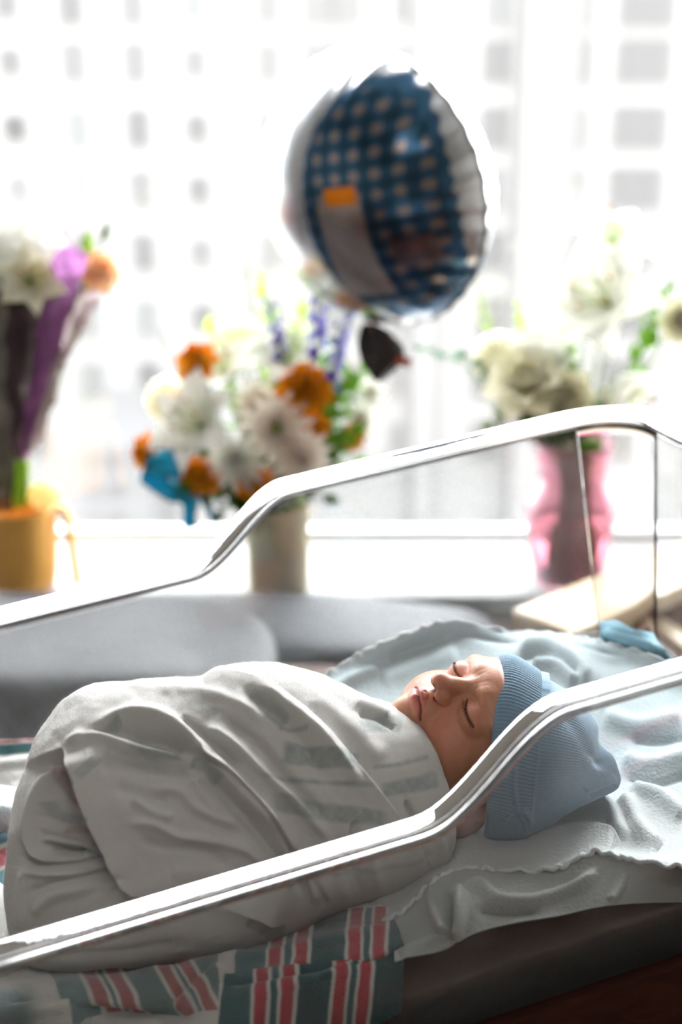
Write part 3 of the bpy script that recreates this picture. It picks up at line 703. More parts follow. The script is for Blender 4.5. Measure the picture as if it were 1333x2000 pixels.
def sdf(P):
    A = P.copy(); A[..., 0] = np.abs(A[..., 0]); x, y, z = A[..., 0], A[..., 1], A[..., 2]
    d = ell(P, (0, -.7, 1.3), (4.4, 5.1, 4.2))
    d = smin(d, ell(A, (0, 1.25, 1.6), (3.7, 3.85, 2.9)), .8)           # forehead
    d = smin(d, ell(A, (0, 1.0, -1.0), (3.7, 3.55, 3.8)), .8)          # face
    d = smin(d, ell(A, (2.1, 2.15, -2.0), (1.8, 1.6, 1.65)), .9)      # full cheeks
    d = smin(d, ell(A, (2.3, .8, -2.9), (1.9, 2.1, 1.5)), .9)          # jowl
    d = smin(d, ell(A, (0, 3.55, -3.9), (1.25, 1.1, .95)), .7)        # chin
    d = smin(d, ell(A, (0, 3.9, -2.75), (1.5, 1.15, 1.15)), .6)       # muzzle
    d = smin(d, cap_(A, (1.1, 4.35, 1.15), (2.6, 3.75, 1.05), .55), .6)  # soft brow
    d = smax(d, -ell(A, (1.75, 5.6, .12), (1.25, .95, .75)), .5)        # socket
    d = smin(d, ell(A, (1.82, 3.68, .02), (1.12, .95, .82)), .32)        # closed lids
    d = smax(d, -ell(A, (.95, 5.1, .05), (.3, .4, .5)), .3)            # inner corner hollow
    d = smin(d, cap_(A, (0, 4.55, .55), (0, 5.35, -1.05), .42, .58), .40)   # bridge
    d = smin(d, ell(A, (0, 5.62, -1.22), (.64, .60, .56)), .30)         # tip
    d = smin(d, ell(A, (.66, 5.12, -1.42), (.44, .50, .42)), .22)       # wings
    d = smax(d, -ell(A, (.36, 5.50, -1.84), (.17, .28, .20)), .12)      # nostrils
    # lips
    d = smin(d, cap_(A, (0, 4.98, -2.48), (1.2, 4.42, -2.92), .30, .12), .14)
    d = smin(d, cap_(A, (0, 4.95, -2.52), (.28, 5.00, -2.46), .18), .14)
    d = smin(d, cap_(A, (0, 4.82, -3.02), (1.05, 4.40, -3.02), .31, .12), .12)
    d = smax(d, -ell(A, (0, 5.35, -2.0), (.16, .35, .42)), .15)        # philtrum
    # ear
    d = smin(d, ell(A, (2.5, -2.0, -2.4), (2.3, 3.0, 2.4)), .8)
    e = ell(A, (4.25, -1.7, -1.0), (.6, 1.15, 1.7)); e = smax(e, -ell(A, (4.85, -1.5, -.85), (.4, .68, 1.1)), .15)
    d = smin(d, e, .2)
    d = smin(d, ell(A, (4.2, -1.3, -2.3), (.42, .5, .5)), .2)
    # neck, shoulders
    d = smin(d, cap_(A, (0, -1.2, -3), (0, -1.8, -8), 2.5, 3.0), .8)
    d = smin(d, cap_(A, (0, -2.2, -8.5), (3.5, -2.4, -8.8), 2.6, 2.2), 1.0)
    front = sstep(2.5, 3.3, y)
    g = polyd(x, z, LID); d = d + front * .11 * np.exp(-(g / .075) ** 2)
    g2 = polyd(x, z, [(.9, .45), (1.3, .60), (1.9, .66), (2.5, .48)]); d = d + front * .035 * np.exp(-(g2 / .10) ** 2)
    g3 = polyd(x, z, [(.85, -.35), (1.3, -.72), (2.0, -.85), (2.6, -.7)]); d = d + front * .035 * np.exp(-(g3 / .12) ** 2)
    m_ = polyd(x, z, MOUTH); d = d + front * .17 * np.exp(-(m_ / .085) ** 2)
    d = d + front * .05 * np.exp(-(polyd(x, z, [(.95, -1.5), (1.35, -2.1), (1.55, -2.8)]) / .25) ** 2)
    d = d + front * .06 * np.exp(-(polyd(x, z, [(0, -3.45), (.8, -3.4)]) / .2) ** 2)
    # frown creases between the brows
    for xx in (.25, .6): d = d + front * .006 * np.exp(-(polyd(x, z, [(xx, .7), (xx + .12, 1.5)]) / .08) ** 2)
    return d
nt_, np_ = 460, 560
q = np.linspace(0, 1, nt_); th = np.pi * (.52 * q + .48 * q ** 3); th[0] = 1e-4; th[-1] = np.pi - 1e-4
ph = np.linspace(0, 2 * np.pi, np_, endpoint=False)
T, Pm = np.meshgrid(th, ph, indexing='ij')
# pole through the middle of the face
ax = np.array([0, .985, -.17]); ax /= np.linalg.norm(ax); b1 = np.array([1.0, 0, 0]); b2 = np.cross(ax, b1)
dirs = np.cos(T)[..., None] * ax + np.sin(T)[..., None] * (np.cos(Pm)[..., None] * b1 + np.sin(Pm)[..., None] * b2)
O = np.array([0, -.3, -.3])
df_ = dirs.reshape(-1, 3); rr = np.where(df_[:, 2] < -.35, 13.0, 8.0); act = np.arange(len(rr))
for it in range(60):
    dd_ = sdf(O + df_[act] * rr[act, None]); rr[act] -= .82 * dd_
    act = act[np.abs(dd_) > .0006]
    if len(act) == 0: break
rr = rr.reshape(T.shape)
rr = np.clip(rr, 2, 12.5)
Hp = O + dirs * rr[..., None]
Hp = O + (Hp - O) * (1 - .075 * sstep(2.3, 3.5, Hp[..., 2]))[..., None]
fx_, fy_, fz_ = np.abs(Hp[..., 0]), Hp[..., 1], Hp[..., 2]
front = sstep(2.2, 3.2, fy_)
skin = np.array([.52, .25, .155]); blush = np.array([.52, .165, .11]); lipc = np.array([.52, .16, .14]); dark = np.array([.055, .028, .02])
colr = np.broadcast_to(skin, Hp.shape).copy()
def mixc(c, w): 
    global colr
    w = np.clip(w, 0, 1)[..., None]; colr = colr * (1 - w) + np.array(c) * w
mixc(blush, .55 * np.exp(-(((fx_ - 2.3) / 1.5) ** 2 + ((fz_ + 1.7) / 1.4) ** 2)) * front)
mixc(blush, .5 * np.exp(-((fx_ / .8) ** 2 + ((fz_ + 1.3) / .7) ** 2)) * front)
mixc(blush, .35 * np.exp(-(((fx_ - 1.8) / 1.1) ** 2 + ((fz_ - .2) / .7) ** 2)) * front)
mixc(blush, .5 * sstep(3.7, 4.3, fx_) * sstep(1.5, .5, np.abs(fy_ + .8)))
up_ = polyd(fx_, fz_, [(0, -2.50), (.3, -2.45), (.8, -2.66), (1.2, -2.93)]); lo_ = polyd(fx_, fz_, [(0, -3.03), (.6, -3.03), (1.15, -2.98)])
lipw = np.maximum(sstep(.34, .20, up_ + fx_ * .10), sstep(.33, .20, lo_ + fx_ * .10)) * front
lipw = np.maximum(lipw, sstep(.18, .08, polyd(fx_, fz_, MOUTH)) * front)
mixc(lipc, lipw * .85)
mixc(dark, .8 * np.exp(-(polyd(fx_, fz_, MOUTH) / .05) ** 2) * front)
mixc(dark, .92 * np.exp(-(polyd(fx_, fz_, LID) / .055) ** 2) * front)
mixc(dark, .7 * sstep(.24, .14, np.sqrt((fx_ - .36) ** 2 + ((fz_ + 1.80) * 1.0) ** 2)) * front * (fz_ < -1.55))
mixc([.30, .14, .09], .35 * np.exp(-(polyd(fx_, fz_, [(1.0, 1.35), (1.8, 1.62), (2.8, 1.35)]) / .16) ** 2) * front * (.7 + .5 * vnoise(Hp * 14)))
colr = colr * (1 + .05 * vnoise(Hp * 2.5, 4) + .04 * vnoise(Hp * 7, 5))[..., None]
m_skin = mat('newborn_skin', (.6, .3, .2), .42, sss=.25, sss_r=(.006, .002, .001), vcol=True, bump=(900, .00012), coat=.0)
baby = tag(empty('baby', tuple(HC - N_ * .075), TUBM.to_3x3()), 'sleeping newborn baby in a light blue knitted cap, face turned up, eyes closed', 'baby')
grid('body', head(Hp), m_skin, baby, cj=True, col=colr, flip=False)
# eyelashes
m_hair = mat('dark_hair', (.02, .012, .008), .5)
for sx in (1, -1):
    bag = Bag(); rl = random.Random(5)
    L = catmull(np.array(LID), 34)[2:-1]
    for k, (lx, lz) in enumerate(L):
        # surface point at (lx, lz)
        y = 6.5
        for _ in range(60): y -= .7 * sdf(np.array([[lx, y, lz]]))[0]
        b0 = np.array([sx * lx, y - .02, lz]); o_ = (k / len(L) - .4)
        q_ = 1.0 if sx > 0 else .55
        tip = b0 + q_ * np.array([sx * (o_ * .35 + rl.uniform(-.04, .04)), (.20 + rl.uniform(-.04, .04)), -.20 + rl.uniform(-.05, .03)])
        midp = (b0 + tip) / 2 + np.array([0, .05, -.04])
        bag.grid(head(sweep(catmull(np.array([b0, midp, tip]), 6), np.linspace(.016, .004, 6), 4)), cj=True, caps=True)
    bag.build('eyelashes', m_hair, baby)

# ------------------------------------------------------------------ knitted cap
m_knit = mat('blue_rib_knit', (.22, .34, .45), .9, sheen=.35, noise=(300, .08))
HK = 0.968
st = [  # top silhouette, bottom silhouette, depth semi-axis, skew towards the face (px)
 ((975, 1286), (946, 1632), .0585, -4), ((993, 1283), (965, 1640), .0595, -3), ((1015, 1290), (990, 1643), .061, -2), ((1050, 1312), (1020, 1640), .0615, 0), ((1062, 1322), (1034, 1634), .060, 0), ((1095, 1342), (1068, 1617), .0575, 0),
 ((1130, 1370), (1098, 1597), .0505, 2), ((1160, 1402), (1128, 1578), .043, 3), ((1182, 1434), (1158, 1564), .034, 4), ((1198, 1468), (1184, 1551), .024, 4), ((1206, 1500), (1202, 1540), .013, 3), ((1209, 1518), (1209, 1528), .004, 0)]
cs = np.array([[*a, *b, c, d] for a, b, c, d in st])
NC, NR = 300, 620
cs = catmull(cs, NC)
fwd = np.array([0, math.cos(PITCH), -math.sin(PITCH)])
ang = np.linspace(0, 2 * np.pi, NR, endpoint=False)
V = np.zeros((NC, NR, 3)); mid_prev = None
cen = np.array([(at_k(r[0], r[1], HK) + at_k(r[2], r[3], HK)) / 2 for r in cs])
tg = np.gradient(cen, axis=0); tg /= np.linalg.norm(tg, axis=1, keepdims=True) + 1e-9
for i, r in enumerate(cs):
    a = (at_k(r[0], r[1], HK) - at_k(r[2], r[3], HK)) / 2
    vd = cen[i] - CAM; vd /= np.linalg.norm(vd)
    bb = np.cross(np.cross(a, vd), a); bb /= np.linalg.norm(bb)
    # ring plane follows the head: skew depth axis with the brim plane
    bb = bb - HZ * (bb @ HZ) * .75; bb /= np.linalg.norm(bb)
    sk_ = tg[i] * r[5] / FPX * HK
    V[i] = cen[i] + np.cos(ang)[:, None] * a - np.sin(ang)[:, None] * bb * r[4] + (np.abs(np.sin(ang)) ** 2)[:, None] * sk_
nrm = normals(V, True); sgn = 1 if ((V[100] - cen[100]) * nrm[100]).sum() > 0 else -1
uv = proj(V)
fi = np.linspace(0, 1, NC)[:, None]; cuff = .305
disp = .0017 * (1 - sstep(cuff - .02, cuff + .03, fi)) * sstep(-.02, .03, fi + 0 * ang)     # folded cuff stands proud
disp = disp + np.where(fi < cuff, .00030 * np.sin(ang * 150 + 0.45 * np.sin(fi * 260)) , .00016 * np.sin(ang * 150)) * sstep(0, .03, fi)
disp = disp + np.where(fi < cuff, .0002 * np.sin(fi * 900 + 6 * vnoise(np.stack([fi * 30 + 0 * ang, ang * 8 + 0 * fi], -1))), .00008 * np.sin(fi * 1300))
disp += vnoise(V * 30, 11) * .0016 * sstep(.2, .5, fi)
disp += ridge(uv, [(1105, 1392), (1130, 1430), (1155, 1475), (1190, 1500)], 13, -.004) + ridge(uv, [(1080, 1345), (1115, 1400), (1140, 1450), (1165, 1500)], 14, .003)
disp += -.007 * np.exp(-((uv[..., 0] - 1184) / 15) ** 2 - ((uv[..., 1] - 1452) / 34) ** 2)
disp += ridge(uv, [(1150, 1560), (1175, 1548), (1206, 1532)], 4, -.003) + ridge(uv, [(1140, 1545), (1175, 1530), (1205, 1518)], 7, .002)
disp += ridge(uv, [(1008, 1470), (1005, 1520), (1010, 1570), (1024, 1600), (1030, 1625)], 5, .0016) + ridge(uv, [(1018, 1575), (1032, 1590), (1036, 1612)], 6, .003)
disp += ridge(uv, [(985, 1600), (1000, 1580), (1016, 1572)], 5, .0015)
V = V + sgn * nrm * disp[..., None]
# inner return of the cuff so the edge has thickness and the inside is closed
inn = [cen[0] + (V[0] - cen[0]) * f + tg[0] * o_ for f, o_ in ((.985, -.0008), (.955, -.0005), (.93, .001), (.925, .006), (.92, .02), (.90, .035))]
Vc = np.concatenate([np.array(inn[::-1]), V])
grid('knit_cap', Vc, m_knit, baby, cj=True, caps=False, flip=(sgn < 0))

# ------------------------------------------------------------------ swaddle
sw = [  # top u,v,k ; bottom u,v,k ; bulge ; skew px
 ((62, 1640), .935, (44, 1690), .915, .006, -6),
 ((44, 1560), .938, (24, 1780), .908, .030, -8),
 ((56, 1490), .940, (28, 1850), .903, .046, -6),
 ((82, 1425), .942, (58, 1885), .899, .056, -2),
 ((122, 1375), .945, (120, 1897), .898, .064, 0),
 ((180, 1342), .948, (195, 1899), .898, .068, 0),
 ((258, 1329), .950, (280, 1895), .900, .070, 0),
 ((340, 1323), .953, (360, 1884), .903, .070, 0),
 ((392, 1322), .9545, (412, 1872), .905, .0695, 0),
 ((428, 1306), .956, (455, 1862), .907, .069, 0),
 ((510, 1296), .960, (530, 1838), .912, .067, 0),
 ((590, 1312), .964, (615, 1806), .918, .064, 0),
 ((665, 1346), .968, (700, 1768), .925, .061, 8),
 ((722, 1370), .970, (775, 1738), .931, .058, 22),
 ((757, 1382), .972, (838, 1708), .936, .055, 36),
 ((768, 1392), .972, (872, 1690), .938, .050, 44),
]
q = np.array([[*a, ka, *b_, kb, bu, skw] for a, ka, b_, kb, bu, skw in sw])
NS, NA = 760, 900
q = catmull(q, NS)
ang = np.linspace(0, 2 * np.pi, NA, endpoint=False)
# denser sampling on the visible front
ang = ang - .35 * np.sin(2 * (ang)) * 0
tops = np.array([at_k(r[0], r[1], r[2]) for r in q]); bots = np.array([at_k(r[3], r[4], r[5]) for r in q])
cen = (tops + bots) / 2; tg = np.gradient(cen, axis=0); tg /= np.linalg.norm(tg, axis=1, keepdims=True)
tg[:80] = tg[80]; 
V = np.zeros((NS, NA, 3)); ca, sa = np.cos(ang), np.sin(ang); e = .86
sup = lambda x: np.sign(x) * np.abs(x) ** e
for i in range(NS):
    a = (tops[i] - bots[i]) / 2; vd = cen[i] - CAM; vd /= np.linalg.norm(vd)
    bb = vd - a * (vd @ a) / (a @ a); bb -= tg[i] * (bb @ tg[i]) * .3; bb /= np.linalg.norm(bb)
    dep = np.where(sa > 0, q[i, 6], min(q[i, 6], .045))
    V[i] = cen[i] + sup(ca)[:, None] * a - (sup(sa) * dep)[:, None] * bb + (np.clip(sa, 0, 1) ** 1.5)[:, None] * tg[i] * q[i, 7] / FPX * .95
nrm = normals(V, True); sgn = 1 if ((V[300] - cen[300]) * nrm[300]).sum() > 0 else -1
nrm = nrm * sgn
uv = proj(V)
fr_ = np.clip(sa, 0, 1)[None, :] ** .3 * np.ones((NS, 1))
D = np.zeros((NS, NA))
flapL = [(124, 1462), (146, 1530), (168, 1595), (196, 1655), (246, 1738), (330, 1752), (410, 1760), (480, 1778), (562, 1814)]
wrap = [(612, 1772), (598, 1720), (556, 1640), (505, 1572), (455, 1520), (415, 1492), (370, 1462)]
chest = [(862, 1712), (820, 1650), (775, 1590), (725, 1528), (665, 1455), (606, 1395), (536, 1347), (470, 1322), (396, 1311)]
# layers
D += step(uv, flapL, .010, 3, 150)                      # triangular corner flap (right/upper side lifted)
D += step(uv, wrap[::-1], .007, 3, 60)
D += step(uv, chest, .0045, 3, 60)
# soft ridges
R = [([(121, 1460), (173, 1437), (226, 1452), (294, 1474), (368, 1485), (399, 1510)], 11, .006),
 ([(184, 1423), (262, 1400), (341, 1421), (420, 1494), (473, 1552), (551, 1626)], 15, .009),
 ([(150, 1440), (220, 1428), (300, 1446), (380, 1470)], 10, -.004),
 ([(250, 1440), (330, 1455), (400, 1500)], 16, -.006),
 ([(394, 1420), (460, 1462), (525, 1524), (578, 1572), (640, 1640)], 12, .006),
 ([(350, 1405), (410, 1450), (470, 1508)], 9, -.005),
 ([(430, 1400), (500, 1450), (560, 1520), (620, 1590)], 10, -.005),
 ([(499, 1342), (604, 1420), (656, 1475), (700, 1540)], 13, .0055),
 ([(470, 1350), (540, 1400), (600, 1460), (650, 1540)], 11, -.004),
 ([(300, 1350), (380, 1352), (470, 1385), (520, 1420)], 12, .003),
 ([(600, 1352), (680, 1410), (750, 1490)], 18, .003),
 ([(690, 1372), (730, 1380), (765, 1395)], 8, .004), ([(700, 1392), (740, 1400), (775, 1425)], 7, -.003),
 ([(790, 1560), (815, 1620), (838, 1700)], 6, -.005), ([(830, 1590), (860, 1640), (870, 1680)], 9, .004),
 ([(690, 1600), (690, 1680), (706, 1745)], 6, -.004), ([(720, 1600), (725, 1680), (745, 1735)], 13, .004),
 ([(560, 1650), (600, 1700), (640, 1770)], 7, -.005), ([(640, 1650), (660, 1710), (680, 1760)], 12, .003),
 # flap wrinkles
 ([(252, 1611), (300, 1612), (350, 1634), (400, 1640), (470, 1655), (520, 1690)], 10, 0.0046),
 ([(270, 1640), (330, 1655), (400, 1665), (450, 1690)], 11, -0.0030),
 ([(262, 1560), (300, 1588), (340, 1600)], 9, 0.0037), ([(300, 1545), (350, 1548), (385, 1580), (430, 1600), (470, 1612)], 10, 0.0041),
 ([(230, 1540), (290, 1560), (330, 1566)], 11, -0.0034), ([(380, 1520), (400, 1560), (430, 1585)], 10, 0.0037), ([(200, 1500), (280, 1510), (340, 1512)], 12, -0.0026),
 ([(330, 1700), (400, 1700), (470, 1730)], 13, 0.0019),
 # hollow under the flap
 ([(118, 1468), (88, 1510), (68, 1560), (58, 1615), (66, 1665), (110, 1692)], 12, .007),
 ([(78, 1615), (120, 1628), (170, 1652)], 7, .004), ([(70, 1590), (110, 1605), (160, 1622)], 7, -.003), ([(96, 1655), (122, 1664), (150, 1664)], 7, -.009), ([(80, 1640), (130, 1648), (185, 1668)], 5, .004),
 ([(140, 1500), (126, 1540), (150, 1600)], 7, .003),
 ([(40, 1672), (90, 1690), (150, 1690), (210, 1672)], 6, -.006), ([(35, 1700), (90, 1708), (150, 1706), (220, 1690)], 9, .004),
 ([(50, 1745), (110, 1725), (190, 1715), (250, 1712)], 8, -.003), ([(60, 1790), (100, 1750), (170, 1735), (240, 1735)], 14, .004),
 ([(60, 1862), (150, 1868), (260, 1862), (380, 1845)], 12, -.004), ([(45, 1700), (38, 1760), (40, 1820)], 10, .003)]
for pl, w, h in R: D += ridge(uv, pl, w, h)
def blob(cx, cy, rx, ry, an_, h):
    dx = uv[..., 0] - cx; dy = uv[..., 1] - cy; c_, s_ = math.cos(an_), math.sin(an_)
    return h * np.exp(-np.minimum(((dx * c_ + dy * s_) / rx) ** 2 + ((-dx * s_ + dy * c_) / ry) ** 2, 50))
dF, fF = pdist(uv, flapL, 190)
D += -.024 * sstep(1, -8, dF) * np.exp(-np.minimum((dF / 52) ** 2, 40)) * sstep(.56, .40, fF) * sstep(0, .03, fF) * (np.abs(dF) < 1e8)
D += blob(130, 1590, 30, 60, -.25, -.004) + ridge(uv, [(400, 1510), (450, 1565), (500, 1620), (560, 1700), (600, 1760)], 12, -.007) + blob(150, 1660, 45, 30, 0, -.006) + blob(290, 1590, 110, 70, .3, .004) + blob(330, 1380, 120, 40, .1, .003)
D *= fr_
D += np.abs(vnoise(V * 45, 25)) * .0028 * np.exp(-((uv[..., 0] - 330) / 150) ** 2 - ((uv[..., 1] - 1580) / 90) ** 2)
D += vnoise(V * 28, 21) * .0022 + vnoise(V * 70, 22) * .0009 + vnoise(V * 190, 23) * .00035
V = V + nrm * D[..., None]
# keep the underside on the bedding
loc_n = (V - CAM) @ N_ + HL
V = V + N_ * np.maximum(-.124 - loc_n, 0)[..., None]
# colours: faint teal/grey bands and pink stripes on the flannel
C = np.broadcast_to(np.array([.80, .79, .765]), V.shape).copy()
def band(poly, w, colr_, al, soft=5):
    global C
    d, f = pdist(uv, poly, w + soft + 2); k = sstep(w + soft, w - soft, np.abs(d) * (1 + .25 * vnoise(V * 70, 33))) * sstep(0, .1, f) * sstep(0, .1, 1 - f) * al * fr_
    k = k * (.82 + .25 * vnoise(V * 330, 31))
    k = np.clip(k, 0, 1)[..., None]; C = C * (1 - k) + np.array(colr_) * k
FT = (.30, .38, .37); FT2 = (.26, .36, .37); PK = (.50, .27, .26)
band([(700, 1425), (745, 1410), (790, 1418)], 17, FT, .75)
band([(722, 1500), (780, 1494), (843, 1476)], 4, FT, .75)
band([(740, 1545), (800, 1535), (862, 1522)], 15, FT, .7)
band([(545, 1470), (620, 1480), (705, 1492)], 20, FT, .75)
band([(500, 1514), (560, 1524), (640, 1530), (735, 1536)], 4, FT, .8)
band([(520, 1560), (600, 1580), (680, 1590), (760, 1600)], 15, FT, .65)
band([(485, 1362), (520, 1385), (560, 1420)], 14, FT, .55)
band([(540, 1425), (600, 1428)], 4, FT, .7)
band([(350, 1375), (400, 1392), (440, 1410)], 12, FT, .4)
band([(255, 1452), (300, 1470), (360, 1476)], 16, FT2, .55)
band([(195, 1438), (215, 1428), (240, 1412)], 7, FT2, .6)
band([(370, 1490), (405, 1500), (430, 1530)], 13, FT, .6)
band([(170, 1500), (185, 1515)], 26, FT, .45, 10)
band([(200, 1470), (300, 1500), (380, 1512)], 11, FT, .4, 8)
band([(100, 1480), (108, 1530), (150, 1580), (168, 1592)], 9, PK, .75)
band([(126, 1478), (140, 1515), (152, 1545)], 6, (.16, .24, .25), .85)
band([(140, 1555), (160, 1580)], 8, PK, .6)
band([(85, 1560), (100, 1590), (140, 1600)], 10, FT, .5, 6)
band([(112, 1620), (160, 1620), (190, 1650)], 8, PK, .6)
band([(150, 1602), (180, 1606)], 7, (.2, .28, .29), .8)
band([(88, 1640), (130, 1660), (180, 1672)], 4, FT2, .7)
band([(480, 1790), (520, 1812), (560, 1818)], 14, (.22, .31, .33), .85)
band([(560, 1690), (640, 1700), (760, 1690), (860, 1660)], 4, FT, .5)
band([(640, 1640), (740, 1650), (840, 1630)], 12, FT, .35)
m_sw = mat('white_flannel', (.8, .8, .8), .92, sheen=.6, bump=(2400, .0010), vcol=True, noise=(900, .07))
# closing rolls: tuck the collar edge inwards
last = V[-1]; cl0 = last.mean(0)
ins = [cl0 + (last - cl0) * f + tg[-1] * o_ for f, o_ in ((.985, .0016), (.955, .001), (.93, -.003), (.91, -.012), (.88, -.03))]
first = V[0]; c0 = first.mean(0)
pre = [c0 + (first - c0) * f - tg[0] * .002 * (1 - f) for f in (.02, .5)]
Vs = np.concatenate([np.array(pre), V, np.array(ins)])
Cs = np.concatenate([np.repeat(C[:1], 2, 0), C, np.repeat(C[-1:], 5, 0)])
swo = grid('swaddle_blanket', Vs, m_sw, None, cj=True, col=Cs, flip=(sgn < 0))
tag(swo, 'white flannel swaddling blanket with faint stripes wrapped snugly around the baby', 'blanket')


# flannel nap: short fibres all over the cloth
rg = np.random.default_rng(3); NFB = 90000
Vn = normals(V, True) * sgn
ii = rg.integers(4, NS - 4, NFB); jj = rg.integers(0, NA, NFB)
keep = (((CAM - V[ii, jj]) * Vn[ii, jj]).sum(-1) > -.25) 
ii, jj = ii[keep], jj[keep]; n_ = len(ii)
P0 = V[ii, jj] + (V[np.minimum(ii + 1, NS - 1), jj] - V[ii, jj]) * rg.random((n_, 1))
dr = Vn[ii, jj] + rg.normal(0, .8, (n_, 3)); dr /= np.linalg.norm(dr, axis=1, keepdims=True)
sd = np.cross(dr, rg.normal(0, 1, (n_, 3))); sd /= np.linalg.norm(sd, axis=1, keepdims=True)
Ln = (.0006 + .0013 * rg.random((n_, 1)) ** 2)
VV = np.stack([P0 - sd * .00006, P0 + sd * .00006, P0 + dr * Ln], 1).reshape(-1, 3)
cc = np.repeat(C[ii, jj], 3, 0)
m_nap = petal_mat('flannel_nap', (.85, .84, .82), .5)
nap = raw('flannel_nap', VV, np.arange(n_ * 3).reshape(-1, 3), m_nap, swo, smooth=False)
nap['kind'] = 'stuff'
# ------------------------------------------------------------------ foil balloon
BYY = 1.93
bc_ = at_y(733, 374, BYY); kk = bc_[1] / ray(733, 374)[1]
RAD = 268 / FPX * kk; TH = .125
m_foil = mat('printed_foil', (.8, .8, .8), .22, metal=.85, vcol=True)
nb, mb = 150, 360
rho = np.sin(np.linspace(0, np.pi / 2, nb)) ; an = np.linspace(0, 2 * np.pi, mb, endpoint=False)
Rr, An = np.meshgrid(rho, an, indexing='ij')
wr = .0035 * Rr ** 8 * np.sin(An * 34 + 3 * np.sin(An * 5)) + .0025 * Rr ** 5 * np.sin(An * 17 + 1)
hgt = TH * np.clip(1 - Rr ** 2.3, 0, 1) ** .62 + wr * TH * 4 * (Rr < .999)
hgt[-1] = 0
edge_r = 1 + .006 * np.sin(An * 34) * Rr ** 6
Xb = Rr * np.cos(An) * RAD * edge_r; Zb = Rr * np.sin(An) * RAD * edge_r * 1.0
yawb = math.radians(-43); pitb = math.radians(10)
Mb = (Matrix.Rotation(yawb, 3, 'Z') @ Matrix.Rotation(math.radians(-7), 3, 'Y') @ Matrix.Rotation(pitb, 3, 'X'))
bal = tag(empty('foil_balloon', tuple(bc_), Mb), 'round blue and silver gingham foil balloon floating above the flowers', 'balloon')
SIL = np.array([.62, .64, .67]); BLU = np.array([.05, .13, .23]); BLD = np.array([.02, .06, .10])
def print_col(x, z):
    X = x / RAD; Z = z / RAD
    c = np.broadcast_to(SIL, X.shape + (3,)).copy()
    ov = np.hypot((X - .43) / .50, (Z + .02) / .86)
    scal = ov + .012 * np.sin(np.arctan2(Z, X - .43) * 26)
    inn_ = sstep(1.0, .985, scal)[..., None]
    gx = (np.sin(X * 44) > -.15); gz = (np.sin(Z * 46) > -.15)
    g = gx.astype(float) + gz.astype(float)
    ging = np.where(g[..., None] == 2, BLD, np.where(g[..., None] == 1, BLU * .8, np.array([.30, .25, .235])))
    c = c * (1 - inn_) + ging * inn_
    rg = (sstep(1.0, .985, scal) * sstep(.90, .915, scal))[..., None]; c = c * (1 - rg) + BLU * rg
    # pale bottle-shaped print with orange cap
    bt = (sstep(.19, .17, np.abs(X - .24)) * sstep(.36, .34, np.abs(Z + .28)))[..., None]; c = c * (1 - bt) + np.array([.40, .34, .32]) * bt
    oc = (sstep(.13, .12, np.abs(X - .27)) * sstep(.065, .055, np.abs(Z - .12)))[..., None]; c = c * (1 - oc) + np.array([.75, .22, .01]) * oc
    pk = (sstep(.14, .12, np.abs(X - .66)) * sstep(.12, .10, np.abs(Z + .34)))[..., None]; c = c * (1 - pk * .45) + np.array([.42, .28, .26]) * pk * .45
    return c
front_v = np.stack([Xb, -hgt, Zb], -1); back_v = np.stack([Xb, hgt, Zb], -1)
grid('front_panel', front_v, m_foil, bal, cj=True, col=print_col(Xb, Zb), flip=False, world=False)
grid('back_panel', back_v, m_foil, bal, cj=True, col=print_col(Xb, Zb), flip=True, world=False)
sm = np.stack([np.stack([np.cos(an) * RAD * q_ * edge_r[-1], 0 * an + dy, np.sin(an) * RAD * q_ * edge_r[-1]], -1) for q_, dy in ((.995, -.0012), (1.022, -.0006), (1.022, .0006), (.995, .0012))])
grid('seam', sm, mat('silver_foil', (.75, .76, .78), .25, metal=1), bal, ci=True, cj=True, world=False)
# neck of the balloon and coral ribbon
m_darkfoil = mat('dark_foil_tail', (.05, .045, .045), .35, metal=.5)
tv = []
for f in np.linspace(0, 1, 14):
    c = at_y(716 + 20 * f, 632 + 112 * f, BYY); wdt = (.012 + .034 * math.sin(math.pi * min(1, f * 1.05)) ** .8)
    tv.append(np.stack([c[0] + np.linspace(-wdt * .4, wdt, 12), c[1] + .006 * np.sin(np.linspace(0, 6, 12) + 2 * f), np.full(12, c[2])], -1))
tl = grid('tail', np.array(tv), m_darkfoil, bal); solidify(tl, .0008)
m_coral = mat('coral_ribbon', (.72, .13, .07), .45)
rib = catmull(np.array([at_y(722, 640, BYY), at_y(742, 662, BYY), at_y(752, 688, BYY), at_y(772, 708, BYY), at_y(800, 718, BYY - .02)]), 40)
o = grid('ribbon', np.stack([rib, rib + np.array([.004, 0, .012])], 1), m_coral, bal); solidify(o, .0006)
rib = catmull(np.array([at_y(728, 700, BYY), at_y(726, 800, BYY + .05), at_y(690, 860, BYY + .1), at_y(640, 930, BYY + .13)]), 60)
tube('string', rib, .0009, mat('white_string', (.8, .8, .8), .6), bal, 5)
